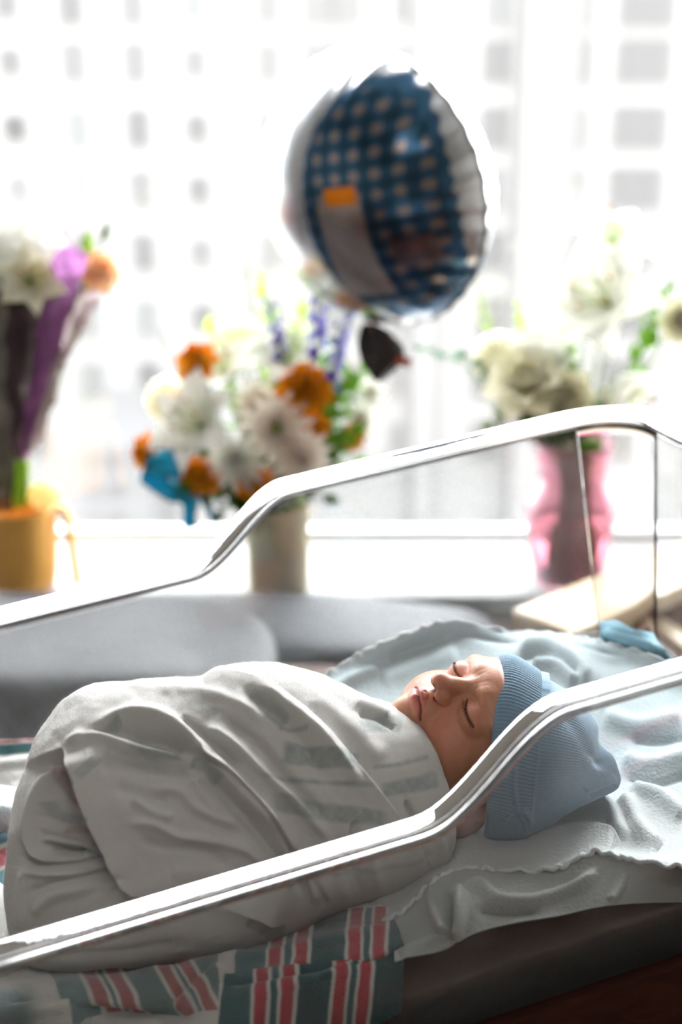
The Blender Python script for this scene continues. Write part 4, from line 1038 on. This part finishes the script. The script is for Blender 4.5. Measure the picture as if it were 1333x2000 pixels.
# ------------------------------------------------------------------ flowers
m_petal = petal_mat('white_petal', (.93, .93, .88), .68)
m_blush = petal_mat('blush_white_petal', (.95, .88, .84), .75)
m_cream = petal_mat('cream_petal', (.88, .86, .74), .58)
m_orange = petal_mat('orange_petal', (.82, .38, .03), .35)
m_peach = petal_mat('peach_petal', (.95, .72, .50), .6)
m_purple = petal_mat('violet_petal', (.17, .14, .52), .3)
m_green = petal_mat('leaf_green', (.10, .22, .02), .22)
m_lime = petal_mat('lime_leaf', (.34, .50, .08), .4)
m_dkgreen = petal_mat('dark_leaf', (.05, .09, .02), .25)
m_eucal = petal_mat('grey_green_leaf', (.14, .21, .16), .35)
m_stem = mat('stem_green', (.14, .24, .04), .5)
m_yel = mat('yellow_centre', (.62, .50, .06), .7); m_anther = mat('rust_anther', (.45, .16, .02), .7)
def petal_v(L, Wd, curl, cup, base=.12, n=12, m=7, tip=1.0):
    """petal along +x, curling up/down in z"""
    x = np.linspace(0, 1, n)[:, None]; y = np.linspace(-1, 1, m)[None, :]
    w = Wd * (base + (1 - base) * np.sin(np.pi * np.clip(x, 0, 1) ** .75) ** .8) * (1 - .98 * x ** (6 * tip))
    a = curl * x
    X = L * np.where(abs(curl) < 1e-3, x, np.sin(a) / (curl if curl else 1)) + 0 * y
    Z = L * np.where(abs(curl) < 1e-3, 0, (1 - np.cos(a)) / (curl if curl else 1)) + cup * (y ** 2) * w + 0 * y
    return np.stack([X, y * w, Z + 0 * y], -1)
def rotv(V, ax, a):
    R = np.array(Matrix.Rotation(a, 3, ax)); return V @ R.T
def frame(direction, roll=0):
    d = Vector(direction).normalized(); q = Vector((0, 0, 1)).rotation_difference(d)
    return q.to_matrix() @ Matrix.Rotation(roll, 3, 'Z')
def stem_to(root, P, Q, r=.0022, bend=.02):
    P = np.array(P); Q = np.array(Q); mid = (P + Q) / 2 + np.array([0, 0, -bend])
    tube('stem', catmull(np.array([P, mid, Q]), 12), r, m_stem, root, 6)
FL = []
def flower(kind, name, u, v, y, px, face, mouth, label, cat, m1=None, m2=None, group=None, seed=0):
    """bloom at picture (u,v) and real depth y, about px wide, facing `face`, stem running to `mouth`"""
    rf = random.Random(seed + int(u) * 7 + int(v))
    P = at_y(u, v, y); k = P[1] / ray(u, v)[1]; R = px / 2 / FPX * k * {'rose': 1.4, 'daisy': 1.4, 'lily': 1.45, 'cluster': 1.3, 'leaves': 1.8, 'spike': 1.15}.get(kind, 1)
    root = empty(name, tuple(P), frame(face, rf.uniform(0, 6)))
    tag(root, label, cat, group)
    if kind == 'lily':
        for i in range(6):
            V = petal_v(R * 1.2, R * (.44 if i % 2 else .32), -1.0, .35, .2, 14, 7)
            V = rotv(rotv(V, 'Y', -math.radians(52)), 'Z', i * math.pi / 3)
            o = grid('petal', V, m1, root, world=False); solidify(o, .0008)
        for i in range(5):
            a = i * 1.257; V = np.array([(0, 0, 0), (R * .1 * math.cos(a), R * .1 * math.sin(a), R * .4), (R * .3 * math.cos(a), R * .3 * math.sin(a), R * .72)])
            st_ = grid('stamen', sweep(catmull(V, 6), R * .012, 5), m_lime, root, cj=True, caps=True, world=False)
            an_ = lathe_v([(0, -.06), (.03, -.03), (.03, .03), (0, .06)], 6) * R + V[2]
            st2 = grid('anther', an_, m_anther, None, cj=True); st2.parent = st_
    elif kind == 'rose':
        bag = Bag()
        for ring, (nq, tilt, sc, cp) in enumerate([(3, 84, .42, 1.0), (4, 74, .6, .9), (5, 60, .78, .7), (6, 42, .95, .5), (7, 22, 1.0, .3)]):
            for i in range(nq):
                V = petal_v(R * sc * 1.1, R * sc * .52, .5 - ring * .28, cp * .8 / 1, .35, 9, 7, 1.4)
                V = rotv(rotv(V, 'Y', -math.radians(tilt)), 'Z', (i + ring * .4) * 2 * math.pi / nq + rf.uniform(-.1, .1)); bag.grid(V)
        o = raw('petals', np.concatenate(bag.V), bag.F, m1, root, world=False); solidify(o, .0006)
        bag = Bag()
        for i in range(5): bag.grid(rotv(rotv(petal_v(R * .6, R * .12, -.4, .2), 'Y', math.radians(10)), 'Z', i * 1.257) + [0, 0, -R * .02])
        raw('sepals', np.concatenate(bag.V), bag.F, m_green, root, world=False)
    elif kind == 'daisy':
        bag = Bag()
        for ring, (nq, tilt, sc) in enumerate([(13, 8, 1.0), (11, 22, .84), (8, 40, .58)]):
            for i in range(nq):
                V = petal_v(R * sc, R * .14, .25, .3, .3, 8, 5, 1.6)
                bag.grid(rotv(rotv(V, 'Y', -math.radians(tilt + rf.uniform(-4, 4))), 'Z', (i + ring * .5) * 2 * math.pi / nq))
        o = raw('petals', np.concatenate(bag.V), bag.F, m1, root, world=False); solidify(o, .0005)
        grid('flower_centre', lathe_v([(0, .17), (.09, .15), (.15, .08), (.16, 0)], 14) * R, m2 or m_yel, root, cj=True, world=False)
    elif kind == 'spike':   # delphinium
        L = R * 2
        grid('spike_stem', sweep(catmull(np.array([(0, 0, -L), (L * .03, 0, 0), (0, 0, L)]), 10), .0016, 5), m_stem, root, cj=True, caps=True, world=False)
        for i in range(11):
            f = i / 10; z = -L + 2 * L * f; s = L * (.30 - .14 * f); a = i * 2.4
            bag = Bag()
            for j in range(5): bag.grid(rotv(rotv(petal_v(s, s * .42, .4, .4, .4, 6, 5, 1.6), 'Y', -.5), 'Z', j * 1.257))
            Fm = np.array(frame((math.cos(a), math.sin(a), .35)))
            V = np.concatenate(bag.V) @ Fm.T + np.array([math.cos(a) * L * .07, math.sin(a) * L * .07, z])
            raw('floret', V, bag.F, m1, root, world=False)
    elif kind == 'cluster':   # hydrangea / stock
        bag = Bag()
        for i in range(100):
            z = 1 - 1.6 * (i + .5) / 100; a = i * 2.39996; r_ = math.sqrt(max(0, 1 - z * z)); d = np.array([r_ * math.cos(a), r_ * math.sin(a), z])
            Fm = np.array(frame(tuple(d))); s = R * .26
            for j in range(4): bag.grid((rotv(rotv(petal_v(s, s * .5, .2, .3, .4, 5, 4, 1.6), 'Y', -.2), 'Z', j * 1.5708)) @ Fm.T + d * R * (.85 + .08 * rf.random()))
        raw('blossoms', np.concatenate(bag.V), bag.F, m1, root, world=False)
        grid('core', lathe_v([(0, .62), (.4, .5), (.6, .1), (.5, -.4), (0, -.55)], 16) * R, m1, root, cj=True, world=False)
    elif kind == 'leaves':
        L = R * 2
        grid('twig', sweep(catmull(np.array([(0, 0, -L), (L * .05, 0, 0), (0, 0, L * .8)]), 10), .0013, 5), m_stem, root, cj=True, caps=True, world=False)
        for i in range(9):
            f = i / 8; a = i * 2.4; s = L * (.62 - .25 * f)
            V = rotv(rotv(petal_v(s, s * .34, -.5, .25, .1, 10, 5), 'Y', -math.radians(38 + 30 * f)), 'Z', a) + [0, 0, -L + 1.7 * L * f]
            grid('leaf', V, m1, root, world=False)
    elif kind == 'blade':
        V = rotv(petal_v(R * 2, R * (m2 or .32), .3, .3, .1, 14, 5), 'Y', -math.radians(88)) + [0, 0, -R]
        o = grid('leaf', V, m1, root, world=False); solidify(o, .0005)
    elif kind == 'bud':
        grid('bud', lathe_v([(0, -1), (.16, -.85), (.28, -.3), (.26, .25), (.12, .8), (0, 1)], 12) * R, m1, root, cj=True, world=False)
    elif kind == 'fern':
        L = R * 2; bag = Bag()
        for i in range(26):
            f = i / 25; a = (0.5 + i) * 2.4; s = L * (.55 - .4 * f)
            bag.grid(rotv(rotv(petal_v(s, s * .07, -.3, .1, .4, 7, 3), 'Y', -math.radians(50)), 'Z', a) + [0, 0, -L * .9 + 1.8 * L * f])
        raw('fronds', np.concatenate(bag.V), bag.F, m1, root, world=False)
        grid('twig', sweep(np.array([(0, 0, -L), (0, 0, L * .9)]), .0012, 5), m_stem, root, cj=True, caps=True, world=False)
    if mouth is not None:
        dv = np.array(face, float); dv /= np.linalg.norm(dv)
        off = -dv * R * (.1 if kind in ('lily', 'rose', 'daisy', 'cluster') else (1.0 if kind in ('blade', 'bud') else 2.0 * 1.0))
        st0 = P + off
        stem_to(root, st0, np.array(mouth) + [rf.uniform(-.012, .012), rf.uniform(-.012, .012), rf.uniform(-.05, 0)], .0018 if kind != 'blade' else .0013)
    return root

# ---- middle arrangement
VY = 2.085
vb = at_z(545, 1164, SILL); VY = vb[1]
vk = VY / ray(545, 1100)[1]; vr = 60 / FPX * vk; vh = at_y(545, 985, VY)[2] - SILL
m_vase = petal_mat('frosted_beige_glass', (.66, .64, .47), .6)
vs = tag(empty('vase', tuple(vb)), 'frosted beige glass cylinder vase holding the orange and white bouquet', 'vase')
grid('vase_body', lathe_v([(0, .002), (vr * .93, .002), (vr * .97, .01), (vr, vh * .5), (vr * 1.02, vh - .004), (vr * 1.02, vh), (vr * .96, vh), (vr * .94, vh * .5), (vr * .9, .012), (0, .010)], 48, vb), m_vase, vs, cj=True)
grid('water', lathe_v([(0, .012), (vr * .88, .013), (vr * .92, vh * .62), (0, vh * .62)], 32, vb), mat('murky_water', (.10, .13, .05), .3), vs, cj=True)
mth = vb + [0, 0, vh]
TO = (0, -.35, 1); CA = (-.1, -1, .35)
def F(kind, name, u, v, dy, px, face, label, cat, m1=None, m2=None, group=None): return flower(kind, name, u, v, VY + dy, px, face, mth, label, cat, m1, m2, group)
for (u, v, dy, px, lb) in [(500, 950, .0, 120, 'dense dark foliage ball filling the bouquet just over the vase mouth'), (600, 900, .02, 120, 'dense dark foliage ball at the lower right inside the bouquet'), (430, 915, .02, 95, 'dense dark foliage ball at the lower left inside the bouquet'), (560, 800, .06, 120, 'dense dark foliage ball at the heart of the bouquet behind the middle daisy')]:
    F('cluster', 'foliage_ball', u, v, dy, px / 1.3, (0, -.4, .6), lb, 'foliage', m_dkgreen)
F('lily', 'lily', 400, 835, -.055, 145, (-.45, -.65, .45), 'large white lily at the left front of the vase bouquet', 'lily', m_petal)
F('lily', 'lily', 445, 745, .0, 135, (-.3, -.3, .9), 'white lily pointing upwards above the large left lily of the vase bouquet', 'lily', m_petal)
F('lily', 'lily', 560, 712, .02, 125, (.1, -.5, .7), 'white lily near the top centre of the vase bouquet, under the violet spikes', 'lily', m_petal)
F('daisy', 'daisy', 540, 835, -.06, 120, (.05, -1, .15), 'blush white daisy in the middle front of the vase bouquet', 'daisy', m_blush, m_lime)
F('daisy', 'daisy', 585, 890, -.06, 105, (.2, -1, -.1), 'blush white daisy low at the right front of the vase bouquet', 'daisy', m_blush, m_blush)
F('daisy', 'daisy', 465, 895, -.06, 105, (-.2, -1, -.1), 'white daisy low at the left front, under the large lily', 'daisy', m_petal, m_petal)
F('daisy', 'daisy', 505, 790, -.02, 85, (-.1, -.9, .4), 'small blush daisy between the lilies and the middle daisy', 'daisy', m_blush, m_lime)
F('daisy', 'daisy', 700, 820, .02, 70, (.6, -.8, .2), 'small white daisy at the far right of the vase bouquet', 'daisy', m_petal, m_yel)
F('daisy', 'daisy', 720, 770, .03, 60, (.5, -.6, .5), 'small white daisy high on the right of the vase bouquet', 'daisy', m_petal, m_yel)
F('cluster', 'hydrangea', 330, 780, .10, 70, (-.6, -.3, .6), 'small pale cluster bloom behind the lilies at the left of the bouquet', 'flower', m_cream)
F('cluster', 'hydrangea', 470, 672, .09, 80, (0, -.2, 1), 'pale cream cluster bloom at the back top of the vase bouquet', 'flower', m_cream)
for (u, v, dy, px, fc, lb) in [(388, 712, .0, 66, (-.3, -.6, .6), 'orange rose at the upper left of the vase bouquet'), (595, 765, -.03, 84, (.1, -.8, .5), 'largest orange rose, upper right of the middle daisy'),
   (360, 800, .04, 60, (-.6, -.6, .2), 'orange rose peeking from behind the large left lily'), (293, 884, -.01, 60, (-.8, -.5, .2), 'orange rose sticking out at the far left of the bouquet'),
   (395, 925, -.04, 66, (-.4, -.9, -.2), 'orange rose low at the left under the large lily'), (497, 938, -.05, 62, (0, -1, -.2), 'orange rose low in the middle, between the two front daisies'),
   (610, 835, -.03, 52, (.4, -.8, .1), 'small orange rose just right of the middle daisy'), (687, 853, .0, 44, (.7, -.6, 0), 'small orange rose at the right side of the bouquet')]:
    F('rose', 'rose', u, v, dy, px, fc, lb, 'rose', m_orange, None)
for (u, v, dy, px, fc, lb) in [(538, 640, .0, 50, (-.2, -.1, 1), 'short violet flower spike left of the balloon base'), (622, 620, -.01, 62, (.02, -.1, 1), 'tall violet flower spike just under the balloon'),
   (655, 705, -.03, 62, (.15, -.2, 1), 'violet flower spike lowest on the right, above the foliage'), (672, 655, -.01, 40, (.25, -.1, 1), 'small violet flower spike leaning right under the balloon')]:
    F('spike', 'delphinium', u, v, dy, px, fc, lb, 'flower', m_purple)
for (u, v, dy, px, fc, mm, lb) in [(585, 655, .04, 70, (.1, -.1, 1), m_lime, 'lime green leafy sprig rising between the violet spikes'), (520, 590, .06, 62, (-.25, 0, 1), m_lime, 'lime green sprig at the back top left of the violet spikes'),
   (665, 780, .02, 70, (.5, -.2, .8), m_green, 'mid green leafy sprig on the right side of the bouquet'), (650, 860, -.01, 80, (.7, -.5, .3), m_green, 'green leafy sprig low on the right of the bouquet'),
   (430, 960, -.03, 60, (-.4, -.6, -.2), m_dkgreen, 'dark green leafy sprig hanging low left over the vase'), (560, 960, -.05, 66, (.2, -.9, -.3), m_dkgreen, 'dark green leafy sprig hanging over the vase rim'),
   (655, 790, -.02, 90, (.4, -.3, .9), m_green, 'bushy green sprig right of the small orange rose'), (640, 880, -.02, 90, (.6, -.4, .6), m_green, 'bushy green sprig under the small orange rose on the right'), (700, 745, .02, 70, (.5, -.1, 1), m_green, 'green sprig behind the small white daisies on the right'), (430, 690, .05, 70, (-.3, 0, 1), m_lime, 'lime sprig behind the upper left orange rose'),
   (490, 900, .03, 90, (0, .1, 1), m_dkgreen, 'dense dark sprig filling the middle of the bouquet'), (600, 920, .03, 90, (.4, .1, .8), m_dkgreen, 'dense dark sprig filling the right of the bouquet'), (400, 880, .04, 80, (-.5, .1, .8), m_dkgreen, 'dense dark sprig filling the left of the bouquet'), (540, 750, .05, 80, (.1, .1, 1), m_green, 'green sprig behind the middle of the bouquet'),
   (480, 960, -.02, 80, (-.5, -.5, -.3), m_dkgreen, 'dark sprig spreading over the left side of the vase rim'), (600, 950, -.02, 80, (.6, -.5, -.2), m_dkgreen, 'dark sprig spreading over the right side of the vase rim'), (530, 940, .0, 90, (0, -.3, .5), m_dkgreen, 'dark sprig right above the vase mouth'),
   (640, 800, .01, 90, (.5, 0, .9), m_green, 'broad green sprig behind the small right orange roses'), (460, 790, .05, 90, (-.3, .2, .9), m_green, 'green sprig hidden between the two upper lilies'), (625, 740, .03, 80, (.25, .1, 1), m_green, 'green sprig behind the largest orange rose'), (520, 700, .06, 80, (0, .1, 1), m_lime, 'lime sprig behind the top lilies'),
   (700, 905, .02, 60, (.9, -.2, .2), m_green, 'green sprig reaching out at the lower right of the bouquet')]:
    F('leaves', 'leafy_sprig', u, v, dy, px / 1.6, fc, lb, 'foliage', mm)
F('blade', 'leaf_blade', 318, 668, 0, 60, (-.45, -.1, 1), 'single narrow green bud leaf at the upper left of the bouquet', 'leaf', m_green, .22)
F('blade', 'leaf_blade', 482, 540, .05, 50, (-.25, 0, 1), 'single narrow pale green leaf at the top of the bouquet', 'leaf', m_lime, .25)
F('blade', 'leaf_blade', 366, 750, .0, 90, (-.4, -.3, .9), 'green leaf beside the upper left orange rose', 'leaf', m_lime, .22)
F('blade', 'leaf_blade', 366, 950, -.05, 60, (-.9, -.4, .1), 'small green leaf at the lower left over the turquoise bow', 'leaf', m_green, .4)
# turquoise bow with hanging tails
m_teal = petal_mat('turquoise_satin', (.06, .40, .55), .3)
bw = tag(empty('ribbon_bow', tuple(at_y(380, 940, VY - .03))), 'turquoise ribbon bow with hanging tails at the left of the vase bouquet', 'ribbon')
def ribbon(name, pts, w0, wdir):
    c = catmull(np.array([at_y(u, v, VY + d) for u, v, d in pts]), 40); w0 = np.array(catmull(np.array([[q] for q in w0]), 40)) * VY / FPX
    wd = np.array(wdir, float); wd /= np.linalg.norm(wd)
    V = np.stack([c + wd * w0 * f + np.array([0, .006 * (1 - f * f), 0]) for f in (-1, -.5, 0, .5, 1)], 1)
    o = grid(name, V, m_teal, bw); solidify(o, .0008)
ribbon('loop', [(372, 930, -.03), (335, 915, -.05), (290, 905, -.045), (280, 925, -.03), (310, 945, -.02), (345, 965, -.03), (380, 962, -.03)], [10, 22, 20, 18, 22, 20, 12], (.35, 0, 1))
ribbon('loop', [(372, 930, -.02), (350, 880, .0), (330, 860, .01), (325, 900, .01), (355, 945, -.01)], [8, 16, 14, 16, 10], (1, 0, .2))
ribbon('tail', [(350, 950, -.03), (372, 985, -.04), (370, 1015, -.045), (376, 1035, -.05)], [22, 17, 14, 16], (1, 0, .25))
ribbon('tail', [(385, 960, -.03), (405, 985, -.03), (412, 1005, -.03), (424, 1024, -.03)], [12, 9, 7, 7], (1, 0, .3))

# ---- right arrangement in the pink vase
pb = at_z(1108, 1139, SILL); PY = pb[1]; pk_ = PY / ray(1108, 1050)[1]; s_ = pk_ / FPX
zz = lambda v: at_y(1108, v, PY)[2] - SILL
m_pink = mat('pink_glass', (1.0, .60, .70), .12, trans=.85, ior=1.25)
pv = tag(empty('vase', tuple(pb)), 'pink glass vase with a pinched neck holding white lilies on the ledge', 'vase')
pr = [(0, .002), (58 * s_, .002), (64 * s_, .006), (70 * s_, zz(1100)), (82 * s_, zz(1050)), (86 * s_, zz(1010)), (84 * s_, zz(975)), (70 * s_, zz(950)), (64 * s_, zz(930)), (70 * s_, zz(900)), (80 * s_, zz(862))]
pr = catmull(np.array(pr), 40); pin = pr[::-1] - np.array([.004, 0]); pin[:, 0] = np.clip(pin[:, 0], 0, 1); pin[:, 1] = np.maximum(pin[:, 1], .010)
grid('vase_body', lathe_v(np.concatenate([pr, pin]), 56, pb), m_pink, pv, cj=True)
grid('water', lathe_v([(0, .012), (56 * s_, .014), (72 * s_, zz(1050)), (76 * s_, zz(1010)), (0, zz(1010))], 40, pb), mat('pinkish_water', (1.0, .78, .80), .1, trans=.92), pv, cj=True)
bag = Bag(); rs = random.Random(3)
for i in range(34):
    a = rs.uniform(0, 6.28); r0 = rs.uniform(0, 40) * s_; r1 = rs.uniform(10, 55) * s_
    bag.grid(sweep(catmull(np.array([pb + [r0 * math.cos(a), r0 * math.sin(a), .02], pb + [r0 * .8 * math.cos(a + .5), r0 * .8 * math.sin(a + .5), zz(950)], pb + [r1 * math.cos(a + 1), r1 * math.sin(a + 1), zz(865)]]), 8), .0026, 6), cj=True, caps=True)
tag(bag.build('stem_bundle', m_green, None), 'bundle of green stems standing inside the pink vase', 'stems')
pm = pb + [0, 0, zz(866)]
def G(kind, name, u, v, dy, px, face, label, cat, m1=None, m2=None): return flower(kind, name, u, v, PY + dy, px, face, pm, label, cat, m1, m2)
G('cluster', 'foliage_ball', 1080, 800, .02, 110, (0, -.4, .6), 'dense dark foliage ball under the roses over the pink vase', 'foliage', m_dkgreen)
G('cluster', 'foliage_ball', 1105, 715, .01, 38, (0, -.4, .6), 'small mid green foliage ball between the cream roses and the large lily', 'foliage', m_green)
G('cluster', 'foliage_ball', 1268, 660, .02, 30, (0, -.4, .6), 'small mid green foliage ball to the right of the large lily', 'foliage', m_green)
G('lily', 'lily', 1195, 600, -.02, 190, (-.5, -.6, .45), 'large white lily in the middle of the pink vase bouquet', 'lily', m_petal)
G('lily', 'lily', 1190, 500, .02, 160, (.1, -.3, .9), 'white lily at the top of the pink vase bouquet', 'lily', m_petal)
G('lily', 'lily', 1210, 735, -.04, 150, (.5, -.4, -.6), 'drooping white lily hanging low on the right of the pink vase bouquet', 'lily', m_petal)
G('rose', 'rose', 1030, 755, -.04, 120, (-.2, -.6, .7), 'large cream white rose at the lower left of the pink vase bouquet', 'rose', m_cream)
G('rose', 'rose', 1100, 775, -.05, 90, (.1, -.8, .3), 'cream white rose low in the middle above the pink vase', 'rose', m_cream)
G('rose', 'rose', 1060, 700, .0, 110, (-.1, -.3, 1), 'white rose opening upwards above the large cream rose', 'rose', m_petal)
G('rose', 'rose', 1325, 625, -.02, 70, (.3, -.9, .2), 'cream white rose at the right edge of the picture', 'rose', m_cream)
G('cluster', 'hydrangea', 975, 700, .03, 80, (-.5, -.3, .8), 'pale cluster bloom at the left of the pink vase bouquet', 'flower', m_cream)
for (u, v, dy, px, fc, mm, lb) in [(1108, 700, -.02, 62, (.05, -.4, .9), m_green, 'bright green sprig between the roses and the large lily'), (1265, 660, -.01, 66, (.3, -.3, .8), m_green, 'green sprig right of the large lily'), (1290, 590, .0, 50, (.4, -.2, .9), m_green, 'green sprig beside the rose at the right edge'),
   (1110, 585, .02, 40, (-.2, -.1, 1), m_green, 'small green sprig left of the large lily'), (985, 810, -.02, 60, (-.7, -.6, -.3), m_dkgreen, 'dark green sprig hanging low left over the pink vase'), (935, 715, .0, 56, (-.7, -.2, .6), m_eucal, 'grey green sprig at the left of the pink vase bouquet'),
   (1080, 815, -.04, 66, (0, -.8, .3), m_dkgreen, 'dark green sprig over the rim of the pink vase'), (1170, 800, -.02, 62, (.4, -.7, .3), m_dkgreen, 'dark green sprig under the drooping lily'), (1020, 640, .03, 50, (-.2, 0, 1), m_lime, 'lime sprig above the large cream rose'), (855, 690, .03, 44, (-.9, -.1, .3), m_eucal, 'grey green sprig reaching furthest left from the pink vase')]:
    G('leaves', 'leafy_sprig', u, v, dy, px / 1.6, fc, lb, 'foliage', mm)
G('fern', 'fern', 945, 605, .0, 62, (-.25, -.1, 1), 'feathery lime green frond at the upper left of the pink vase bouquet', 'fern', m_lime)
G('bud', 'lily_bud', 1185, 775, -.06, 50, (.2, -.3, -.9), 'closed yellowish lily bud above the rim of the pink vase', 'bud', m_cream)
G('bud', 'lily_bud', 1140, 640, -.03, 46, (-.3, -.2, .9), 'closed white lily bud left of the large lily', 'bud', m_petal)

# ---- left: orange jug with the wrapped bouquet
jb = at_z(45, 1152, SILL); JY = jb[1]; jk = JY / ray(45, 1080)[1] / FPX
m_jug = mat('orange_plastic', (.80, .42, .09), .35, noise=(4, .04))
jh = at_y(45, 985, JY)[2] - SILL; jr = 75 * jk
jg = tag(empty('jug', tuple(jb)), 'amber orange plastic jug at the left edge of the ledge', 'jug')
grid('jug_body', lathe_v([(0, .010), (jr * .86, .010), (jr * .92, .016), (jr * .97, jh * .5), (jr * 1.02, jh - .004), (jr * 1.04, jh), (jr * .98, jh), (jr * .92, jh * .5), (jr * .86, .02), (0, .018)], 56, jb), m_jug, jg, cj=True)
hp = [at_y(100, 998, JY), at_y(124, 992, JY), at_y(134, 1020, JY), at_y(142, 1070, JY), at_y(152, 1138, JY)]
grid('handle', sweep(catmull(np.array(hp), 30), .0115, 14, .55), m_jug, jg, cj=True, caps=True)
sc = lathe_v([(0, 0), (80 * jk, 0), (88 * jk, .004), (90 * jk, .008), (86 * jk, .008), (78 * jk, .005), (0, .004)], 48, jb)
tag(grid('saucer', sc, mat('lavender_plate', (.55, .56, .66), .3), None, cj=True), 'pale lavender plate under the orange jug', 'plate')
yb = at_y(88, 966, JY - .02)
th_ = np.linspace(0, np.pi, 20); bl = lathe_v(np.stack([np.sin(th_) * 34 * jk, np.cos(th_) * 26 * jk], -1), 24, yb)
bl = bl + (vnoise(bl * 60) * .004)[..., None]
tag(grid('gauze_puff', bl, petal_mat('pale_yellow_cloth', (.92, .82, .50), .6), None, cj=True), 'pale yellow cloth puff resting on the rim of the orange jug', 'cloth')
jm = jb + [0, 0, jh]
# wrapping cone
wb = tag(empty('bouquet_wrap', tuple(jm)), 'purple and dark tulle wrapping of the cone bouquet in the orange jug', 'wrapping')
def cone(name, pts, mt, a0, a1, ph, th=.0006):
    rows_ = []
    for (u, v, rpx) in pts:
        c = at_y(u, v, JY); a = np.linspace(a0, a1, 90)
        rr_ = rpx * jk * (1 + .07 * np.sin(a * 11 + ph) + .04 * np.sin(a * 23))
        rows_.append(np.stack([c[0] + rr_ * np.cos(a), c[1] + rr_ * np.sin(a) * .8, c[2] + rr_ * .10 * np.cos(a) + rr_ * .09 * np.sin(a * 7 + ph)], -1))
    V = catmull(np.array(rows_), 60); V = V + (vnoise(V * 40, 7) * .004)[..., None] + normals(V) * (vnoise(V * 26, 8) * .010 + vnoise(V * 70, 9) * .005)[..., None]
    o = grid(name, V, mt, wb); return o
m_tdark = mat('dark_tulle', (.085, .055, .060), .5, noise=(30, .7)); m_tpur = petal_mat('purple_tissue', (.42, .18, .42), .35); m_tgrey = mat('grey_gauze', (.26, .24, .21), .7, noise=(30, .5)); m_tlite = petal_mat('lilac_gauze', (.50, .42, .42), .5)
cone('inner_wrap', [(15, 990, 26), (16, 900, 42), (12, 800, 74), (5, 700, 112), (0, 600, 148), (0, 560, 160)], m_tdark, 0, 6.2832, 0)
cone('purple_wrap', [(17, 985, 26), (18, 900, 50), (14, 800, 86), (8, 700, 128), (2, 560, 190), (0, 500, 215)], m_tpur, -.92, -.60, 1)
cone('gauze_wrap', [(16, 960, 36), (14, 850, 60), (8, 740, 104), (2, 600, 168), (0, 560, 180)], m_tgrey, -1.9, -1.32, 2)
cone('gauze_wrap', [(16, 880, 60), (12, 800, 84), (6, 700, 124), (0, 560, 206)], m_tlite, -.62, .25, 2)
gs = np.array([at_y(38, 985, JY - .03), at_y(42, 940, JY - .035), at_y(44, 900, JY - .03)])
tag(tube('stem_bundle', catmull(gs, 12), .011, m_lime, None, 14), 'short green stem bundle showing at the foot of the wrapped bouquet', 'stems')
def J(kind, name, u, v, dy, px, face, label, cat, m1=None, m2=None): return flower(kind, name, u, v, JY + dy, px, face, at_y(14, 940, JY), label, cat, m1, m2)
J('cluster', 'hydrangea', 45, 500, -.02, 130, (.1, -.5, .9), 'white cluster bloom on top of the wrapped bouquet', 'flower', m_petal)
J('cluster', 'hydrangea', -50, 500, -.01, 130, (-.1, -.4, .9), 'white cluster bloom cut by the left edge of the picture', 'flower', m_petal)
J('lily', 'lily', 60, 555, -.08, 100, (.2, -.8, .4), 'pale white bloom at the front of the wrapped bouquet', 'lily', m_cream)
J('rose', 'rose', 188, 535, -.02, 66, (.5, -.6, .5), 'peach orange rose at the right side of the wrapped bouquet', 'rose', m_peach)
J('daisy', 'daisy', 152, 510, -.02, 50, (.2, -.6, .7), 'pale pink daisy beside the peach rose', 'daisy', mat('pale_pink_petal', (.80, .62, .72), .6), m_petal)
J('blade', 'leaf_blade', 174, 475, -.02, 62, (.02, -.2, 1), 'upright light green leaf above the peach rose', 'leaf', m_lime, .42)
J('blade', 'leaf_blade', 208, 450, .0, 46, (.35, -.1, 1), 'darker green leaf tip leaning right above the peach rose', 'leaf', m_green, .32)
J('blade', 'pink_petal_tip', 118, 480, .0, 80, (.25, -.1, 1), 'pink tissue tip standing at the top of the wrap', 'tissue', mat('pink_tissue', (.80, .45, .72), .6), .4)
J('blade', 'pink_petal_tip', 0, 440, .0, 70, (-.1, -.1, 1), 'pink tissue tip at the upper left edge of the picture', 'tissue', mat('pink_tissue_light', (.80, .50, .68), .6), .45)
for (u, v, px, fc, lb) in [(30, 590, 90, (.2, -.8, .4), 'dark leafy sprig spilling over the front of the wrapped bouquet'), (90, 580, 70, (.5, -.8, .3), 'dark leafy sprig at the front right of the wrapped bouquet'), (-20, 575, 90, (-.2, -.8, .4), 'dark leafy sprig at the left edge of the wrapped bouquet')]:
    J('leaves', 'leafy_sprig', u, v, -.05, px / 1.6, fc, lb, 'foliage', m_dkgreen)
